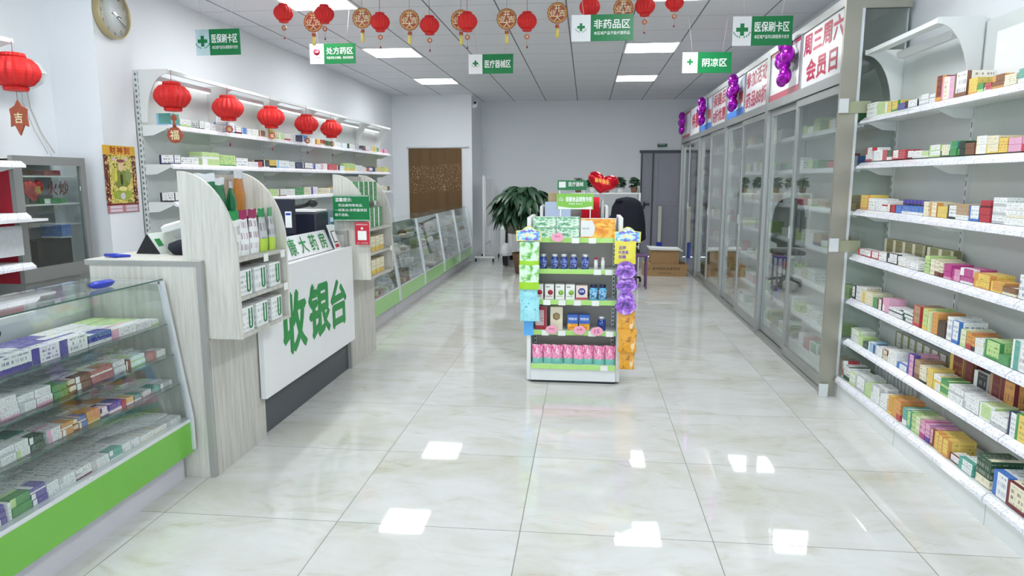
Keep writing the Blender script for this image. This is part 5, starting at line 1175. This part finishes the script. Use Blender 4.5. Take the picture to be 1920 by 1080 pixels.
MB().box(-2.049, -2.0, 12.50, 12.58, 2.74, 2.80, M['white']).build('bracket', t); m = MB(); m.lathe([(0, -.06), (.03, -.055), (.04, 0), (.035, .03), (0, .045)], M['white'], (-1.985, 12.48, 2.81), 16); m.build('camera_body', t)
m = MB(); m.lathe([(0, -.05), (.022, -.045), (.02, .0), (0, .0)], M['black'], (-1.985, 12.452, 2.82), 12, 'y'); m.build('lens', t)
# white wall fixture with cable over the mirror cabinet
t = thing('wall_heater', 'white rounded wall-mounted unit with cables above the mirror cabinet', 'appliance', (-3.6, 4.2, 2.15))
m = MB(); m.prism([(-3.699, 2.06), (-3.58, 2.05), (-3.50, 2.09), (-3.47, 2.15), (-3.52, 2.22), (-3.699, 2.26)], M['steel'], 'y', 3.62, 4.28); m.build('housing', t, .01)
MB().prism([(-3.5, 2.0885), (-3.47, 2.1485), (-3.468, 2.1475), (-3.498, 2.0875)], M['alul'], 'y', 3.65, 4.25).build('louvre', t)
m = MB(); m.tube([(-3.60, 4.24, 2.06), (-3.69, 4.36, 1.95), (-3.69, 4.44, 1.78), (-3.66, 4.50, 1.655)], .004, M['string'], 5); m.tube([(-3.60, 4.20, 2.06), (-3.69, 4.30, 1.98), (-3.69, 4.38, 1.80), (-3.67, 4.45, 1.65)], .003, M['string'], 5); m.build('cable', t)
# framed mirror cabinet
t = thing('mirror_cabinet', 'aluminium-framed cabinet with dark red sides and a mirrored sliding door', 'cabinet', (-3.55, 4.2, 0))
xa, xb, ya, yb, za, zb = -3.69, -3.42, 3.86, 4.47, .84, 1.62
MB().box(xa, xb - .03, ya, ya + .012, za, zb - .03, M['redp']).build('side_panel', t)
m = MB()
for a, b in ((ya, ya + .065), (yb - .045, yb)): m.box(xb - .03, xb, a, b, za, zb, M['alu'])
m.box(xb - .03, xb, ya + .065, yb - .045, zb - .055, zb, M['alu']); m.box(xb - .03, xb, ya + .065, yb - .045, za, za + .085, M['alu']); m.box(xa, xb - .03, ya, yb, zb - .02, zb, M['white'])
m.build('frame', t)
MB().box(xa, xb - .031, ya + .013, yb - .002, za, za + .02, M['steel']).build('bottom_panel', t); MB().box(xa, xa + .01, ya + .013, yb - .002, za + .021, zb - .021, plain('cabinet_inside', '8a8a90', .5)).build('back_panel', t)
MB().box(xb - .018, xb - .014, ya + .066, yb - .046, za + .086, zb - .056, glass_mat('mirror_glass', (.88, .92, .90), 1.5)).build('door_glass', t)
MB().box(xa + .011, xb - .04, ya + .02, yb - .01, 1.31, 1.32, M['white']).build('inner_shelf', t); MB().box(xa + .011, xb - .04, ya + .02, yb - .01, 1.49, 1.50, M['white']).build('inner_shelf', t)
MB().box(xb - .013, xb - .008, yb - .056, yb - .050, 1.40, 1.43, M['alul']).build('handle', t)
t2 = thing('cabinet_stand', 'grey base unit under the mirror cabinet', 'cabinet', (-3.55, 4.2, 0)); MB().box(xa, xb - .02, ya + .02, yb - .01, 0, .838, M['alu']).build('body', t2)
t = local('heart_balloon', 'red foil balloon with gold print inside the mirror cabinet', 'balloon', (-3.50, 4.085, 1.42), R(90)); m = heart(.085, .03, 24); m.build('foil_body', t); text('福', (0, -.037, -.01), *NY, .05, .05, M['gold2'], t)
for i, (c, ya2, yb2, z0, z1, nm) in enumerate((('R', 4.17, 4.31, 1.501, 1.535, 'red and white box lying on the upper inner shelf'), ('G', 4.15, 4.33, 1.321, 1.352, 'green and yellow box lying on the inner shelf'), ('B', 4.27, 4.36, 1.23, 1.309, 'bright blue box below the inner shelf'))):
    if i == 2: z0, z1 = 1.10, 1.18
    o = carton('boxed_goods', xa + .06, xb - .06, ya2, yb2, z0, z1, c, 'W', nm + ' of the mirror cabinet', 'box', None)
    if i == 2: MB().box(-.07, .07, -.05, .05, -.01, -.0005, M['white']).build('tray', o)
tt = tag(MB().box(xa + .012, xb - .10, 4.10, 4.40, .861, 1.08, plain('black_bag_cloth', '23202a', .9, var=.3, scale=20)).build('black_case'), 'black case standing low inside the mirror cabinet', 'case')
ct = thing('red_characters', 'red cut-out characters hanging behind the mirror cabinet glass', 'decoration', (-3.5, 4.2, 1.42)); 
for k, ch in enumerate('火炒'): text(ch, (-3.47, 4.215 + k * .10, 1.42), *PX, .085, .09, plain('cutout_red%d' % k, '7d2530', .5), ct, name='character', bold=.02)
text_o = None
# quilted panel and trays at the end of the pillar rack
tag(MB().box(-3.42, -3.405, 3.55, 3.86, 1.02, 1.20, M['cushion']).build('quilted_panel'), 'quilted white panel standing on the rack end below the mirror cabinet door', 'panel')
tag(MB().box(-3.44, -3.30, 3.50, 3.95, 1.225, 1.24, M['white']).build('white_tray'), 'thin white tray sticking out past the end of the pillar rack', 'tray')

# ================================================================ PURPLE FOIL BALLOONS
def foil_balloon(y, z, s_, label):
    m = MB(); rr = random.Random(int(y * 100))
    for dy, dz, r in ((0, .10, .078), (-.075, .025, .072), (.075, .01, .075), (0, -.02, .07), (-.03, -.10, .072), (.035, -.115, .062)):
        m.lathe([(r * math.sin(R(a)) * 1.0, -r * .72 * math.cos(R(a))) for a in range(0, 181, 20)], M['foil'], (0, dy * s_, dz * s_), 14, 'x')
    o = m.build('foil_balloon'); o.location = (XC - .062, y, z); tag(o, label, 'balloon', 'purple foil balloons')
    rm = o.modifiers.new('skin', 'REMESH'); rm.mode = 'VOXEL'; rm.voxel_size = .008; rm.use_smooth_shade = True
    sm = o.modifiers.new('soft', 'SMOOTH'); sm.iterations = 3
foil_balloon(6.03, 2.43, 1.25, 'glossy purple foil balloon on the header panel, nearest the open rack')
foil_balloon(8.05, 2.42, 1.25, 'glossy purple foil balloon on the header panels, second from the open rack')
foil_balloon(10.15, 2.42, 1.2, 'glossy purple foil balloon on the header panels, third from the open rack')
foil_balloon(12.2, 2.42, 1.1, 'glossy purple foil balloon on the header panels, by the grey door')

# ================================================================ THE FAR END
# whiteboard on a castor stand, seen nearly edge-on
t = thing('whiteboard_stand', 'white frame whiteboard on a castor stand beside the alcove corner', 'whiteboard', (-1.83, 12.8, 0))
for yy in (12.35, 13.15):
    MB().box(-1.85, -1.82, yy, yy + .03, .10, 1.55, M['white']).build('post', t); MB().box(-2.0, -1.64, yy, yy + .03, .07, .10, M['white']).build('foot', t)
    for xx in (-1.985, -1.665): MB().lathe([(0, -.012), (.032, -.012), (.032, .012), (0, .012)], M['black'], (xx, yy + .015, .033), 12, 'x').build('caster', t)
MB().box(-1.815, -1.80, 12.37, 13.18, .62, 1.50, M['white']).build('board', t); MB().box(-1.845, -1.825, 12.381, 13.149, .30, .33, M['white']).build('cross_bar', t)
# electric scooter
t = thing('electric_scooter', 'small white and black electric scooter parked between whiteboard and plant', 'scooter', (-1.36, 12.1, 0))
for yy in (11.75, 12.65):
    m = MB(); m.lathe([(.10, -.035), (.15, -.045), (.165, 0), (.15, .045), (.10, .035)], M['black'], (-1.36, yy, .166), 24, 'x'); wh = m.build('wheel', t); MB().lathe([(0, -.03), (.1, -.03), (.1, .03), (0, .03)], M['alu'], (-1.36, yy, .166), 16, 'x').build('rim', wh)
m = MB(); m.lathe([(.19 * math.sin(R(a)), .19 * math.cos(R(a))) for a in range(0, 100, 12)], M['white'], (-1.36, 11.74, .22), 18, sx=.55, sy=1.0); m.build('fender', t)
m = MB(); m.prism([(11.86, .18), (12.5, .16), (12.78, .5), (12.72, .62), (12.3, .60), (12.2, .26), (11.98, .26), (11.90, .70), (11.82, .66)], M['white'], 'x', -1.47, -1.25); m.build('body', t, .02)
m = MB(); m.tube([(-1.36, 11.80, .30), (-1.36, 11.88, .95)], .022, M['black'], 8); m.tube([(-1.62, 11.92, .98), (-1.36, 11.88, .95), (-1.10, 11.92, .98)], .016, M['black'], 8); m.build('handlebar', t)
MB().box(-1.46, -1.26, 12.25, 12.75, .63, .70, M['black']).build('seat', t, .02)
m = MB(); m.lathe([(0, .0), (.10, .02), (.135, .12), (.13, .24), (.06, .31), (0, .32)], plain('grey_cover_cloth', '8f8a80', .9, var=.15, scale=25), (-1.20, 11.52, .57), 18, sy=.6, rib=.02); tag(m.build('grey_bag'), 'grey cloth bag hanging from the scooter handlebar beside the plant', 'bag')
# tall potted plant
def leafy(n, c, rx, rz_, L, W, seed, mat, droop=.5, per=6):
    rr = random.Random(seed); m = MB()
    for _ in range(n):
        a = rr.uniform(0, 2 * PI); e = math.asin(rr.uniform(-.55, 1)); q = rr.uniform(.55, 1)
        p = Vector((c[0] + rx * q * math.cos(a) * math.cos(e), c[1] + rx * q * math.sin(a) * math.cos(e), c[2] + rz_ * q * math.sin(e)))
        out = (p - Vector(c)).normalized()
        for k in range(per):
            b = 2 * PI * k / per + rr.uniform(-.3, .3); d = (out * .6 + Vector((math.cos(b), math.sin(b), -droop + .3 * math.sin(b * 2)))).normalized()
            s_ = d.cross(Vector((0, 0, 1)));
            if s_.length < .1: s_ = Vector((1, 0, 0))
            s_.normalize(); up = s_.cross(d); l = L * rr.uniform(.7, 1.1); w_ = W * rr.uniform(.8, 1.15); o = len(m.v)
            for t_, f_ in ((0, .15), (.3, .8), (.6, 1), (.85, .5), (1, .02)):
                z = p + d * l * t_ - Vector((0, 0, 1)) * l * droop * .6 * t_ * t_
                m.v += [tuple(z - s_ * w_ * f_), tuple(z + up * w_ * .22 * f_), tuple(z + s_ * w_ * f_)]
            for j in range(4):
                i0 = o + j * 3; m.face([i0, i0 + 1, i0 + 4, i0 + 3], mat, smooth=True); m.face([i0 + 1, i0 + 2, i0 + 5, i0 + 4], mat, smooth=True)
    return m
t = thing('money_tree_plant', 'tall bushy potted plant with drooping dark leaves', 'plant', (-.99, 10.9, 0))
leafy(105, (-.99, 10.9, 1.13), .40, .30, .27, .043, 5, M['leaf'], .75, 6).build('foliage', t)
m = MB()
for k in range(3): m.tube([(-.99 + .05 * math.cos(2.1 * k + z_ * 6), 10.9 + .05 * math.sin(2.1 * k + z_ * 6), z_) for z_ in [x_ / 10 for x_ in range(3, 12)]], [.03 - .0015 * q for q in range(9)], M['bark'], 8)
for k in range(9): a = k * .7; m.tube([(-.99, 10.9, .95), (-.99 + .2 * math.cos(a), 10.9 + .2 * math.sin(a), 1.15 + .02 * k)], [.012, .005], M['bark'], 5)
m.build('trunk', t); MB().lathe([(.12, 0), (.17, .30), (.185, .33), (.165, .33), (.155, .30), (0, .30)], M['pot'], (-.99, 10.9, 0), 24).build('plant_pot', t)
# stand with small plants
t = thing('plant_stand', 'tall white metal stand carrying small potted plants, behind the dark jacket', 'stand', (.35, 11.7, 0))
for xx in (-.25, .85): 
    for yy in (11.55, 11.87): MB().box(xx, xx + .03, yy, yy + .03, 0, 1.50 if yy > 11.7 else 1.245, M['white']).build('leg', t)
for z in (.3, .8, 1.245): MB().box(-.25, .88, 11.55, 11.90, z, z + .02, M['white']).build('shelf', t)
for i, x in enumerate((-.14, .09, .32, .55, .78)):
    p_ = thing('potted_plant', f'small leafy pot plant, {["at the end behind the green signs", "second", "third", "fourth", "fifth, nearest the grey door"][i]} on the white stand{" from the signs" if 0 < i < 4 else ""}', 'plant', (x, 11.7, 1.266), 'small plants on the white stand')
    MB().lathe([(.045, 0), (.06, .09), (.055, .09), (0, .08)], M['white'] if i % 2 else M['pot'], (x, 11.7, 1.266), 14).build('plant_pot', p_)
    leafy(26, (x, 11.7, 1.43), .065, .09, .075, .024, 20 + i, M['leaf'], .4, 5).build('foliage', p_)
# jacket over a chair
t = thing('office_chair', 'dark office chair half hidden under a draped navy jacket', 'chair', (.52, 10.0, 0))
MB().box(.30, .76, 9.85, 10.30, .44, .50, M['black']).build('seat', t, .02); MB().box(.32, .74, 9.86, 9.91, .55, .98, M['black']).build('backrest', t, .02)
m = MB(); m.tube([(.53, 10.07, .44), (.53, 10.07, .12)], .03, M['black'], 10); m.build('column', t)
for k in range(5): a = 2 * PI * k / 5 + .3; l_ = MB(); l_.tube([(.53, 10.07, .12), (.53 + .28 * math.cos(a), 10.07 + .28 * math.sin(a), .06)], [.025, .016], M['black'], 6); l_ = l_.build('leg', t); MB().lathe([(0, -.015), (.03, -.015), (.03, .015), (0, .015)], M['black'], (.53 + .28 * math.cos(a), 10.07 + .28 * math.sin(a), .031), 10, 'x').build('caster', l_)
m = MB(); n = 30; prof = [(0, 1.24), (.10, 1.225), (.17, 1.18), (.215, 1.10), (.235, .98), (.245, .86), (.24, .74), (.235, .64), (.22, .62), (.21, .66)]
rr = random.Random(9); ph = [rr.uniform(0, 6) for _ in range(4)]
for j, (r, z) in enumerate(prof):
    for k in range(n):
        a = 2 * PI * k / n; q = r * (1 + .05 * math.sin(3 * a + ph[0] + j * .5) + .04 * math.sin(7 * a + ph[1]) * j / 8); dr = .03 * math.sin(2 * a + 1) if j > 6 else 0
        m.v.append((.565 + q * math.cos(a) + .05 * j / 10, 9.90 + q * .62 * math.sin(a), z + dr))
for j in range(len(prof) - 1):
    for k in range(n): k2 = (k + 1) % n; m.face([(j + 1) * n + k, (j + 1) * n + k2, j * n + k2, j * n + k], M['cloth'], smooth=True)
jk = tag(m.build('draped_jacket'), 'dark navy padded jacket draped over the chair near the grey door', 'jacket')
m = MB(); m.lathe([(.05 * math.sin(R(a)), .03 * math.cos(R(a))) for a in range(0, 181, 30)][::-1], M['cloth'], (.45, 9.82, 1.19), 12); m.build('collar', jk)
t = thing('plastic_stool', 'low purple plastic stool beside the jacket chair', 'stool', (.80, 9.6, 0))
MB().box(.68, .84, 9.45, 9.72, .44, .47, M['purp']).build('seat', t, .01)
for xx in (.685, .815):
    for yy in (9.46, 9.69): MB().box(xx, xx + .02, yy, yy + .02, 0, .44, M['purp']).build('leg', t)
# cardboard boxes
o = tag(MB().box(.895, 1.555, 10.78, 11.15, 0, .19, M['card']).build('cardboard_box'), 'long flat cardboard box with dark characters on the floor by the cabinets', 'box')
text('易碎物品轻拿轻放', (1.24, 10.779, .12), *NY, .42, .045, M['dtxt'], o); text('小心', (.965, 10.779, .12), *NY, .06, .045, M['dtxt'], o); text('CHINA', (1.22, 10.779, .05), *NY, .2, .02, M['dtxt'], o)
o = tag(MB().box(1.0, 1.43, 10.80, 11.10, .191, .40, M['card']).build('cardboard_box'), 'plain cardboard carton stacked on the long flat box', 'box'); MB().box(1.0, 1.43, 10.93, 10.96, .4003, .401, plain('packing_tape', 'cdb184', .3)).build('tape', o)
m = MB(); m.prism([(.965, .425), (1.0, .408), (1.2, .405), (1.44, .403), (1.48, .385), (1.485, .40), (1.44, .425), (1.2, .43), (1.0, .44), (.965, .45)], M['foam'], 'y', 10.76, 11.12); tag(m.build('foam_sheet'), 'white foam sheet lying over the stacked carton', 'foam sheet')
t = thing('folded_board', 'narrow cream board leaning against the grey door', 'board', (1.42, 13.3, 0)); MB().box(1.36, 1.42, 13.40, 13.46, .30, .98, plain('cream_board', 'dcdac8', .5)).build('panel', t); MB().box(1.34, 1.44, 13.38, 13.48, 0, .299, M['bpen']).build('blue_base', t)
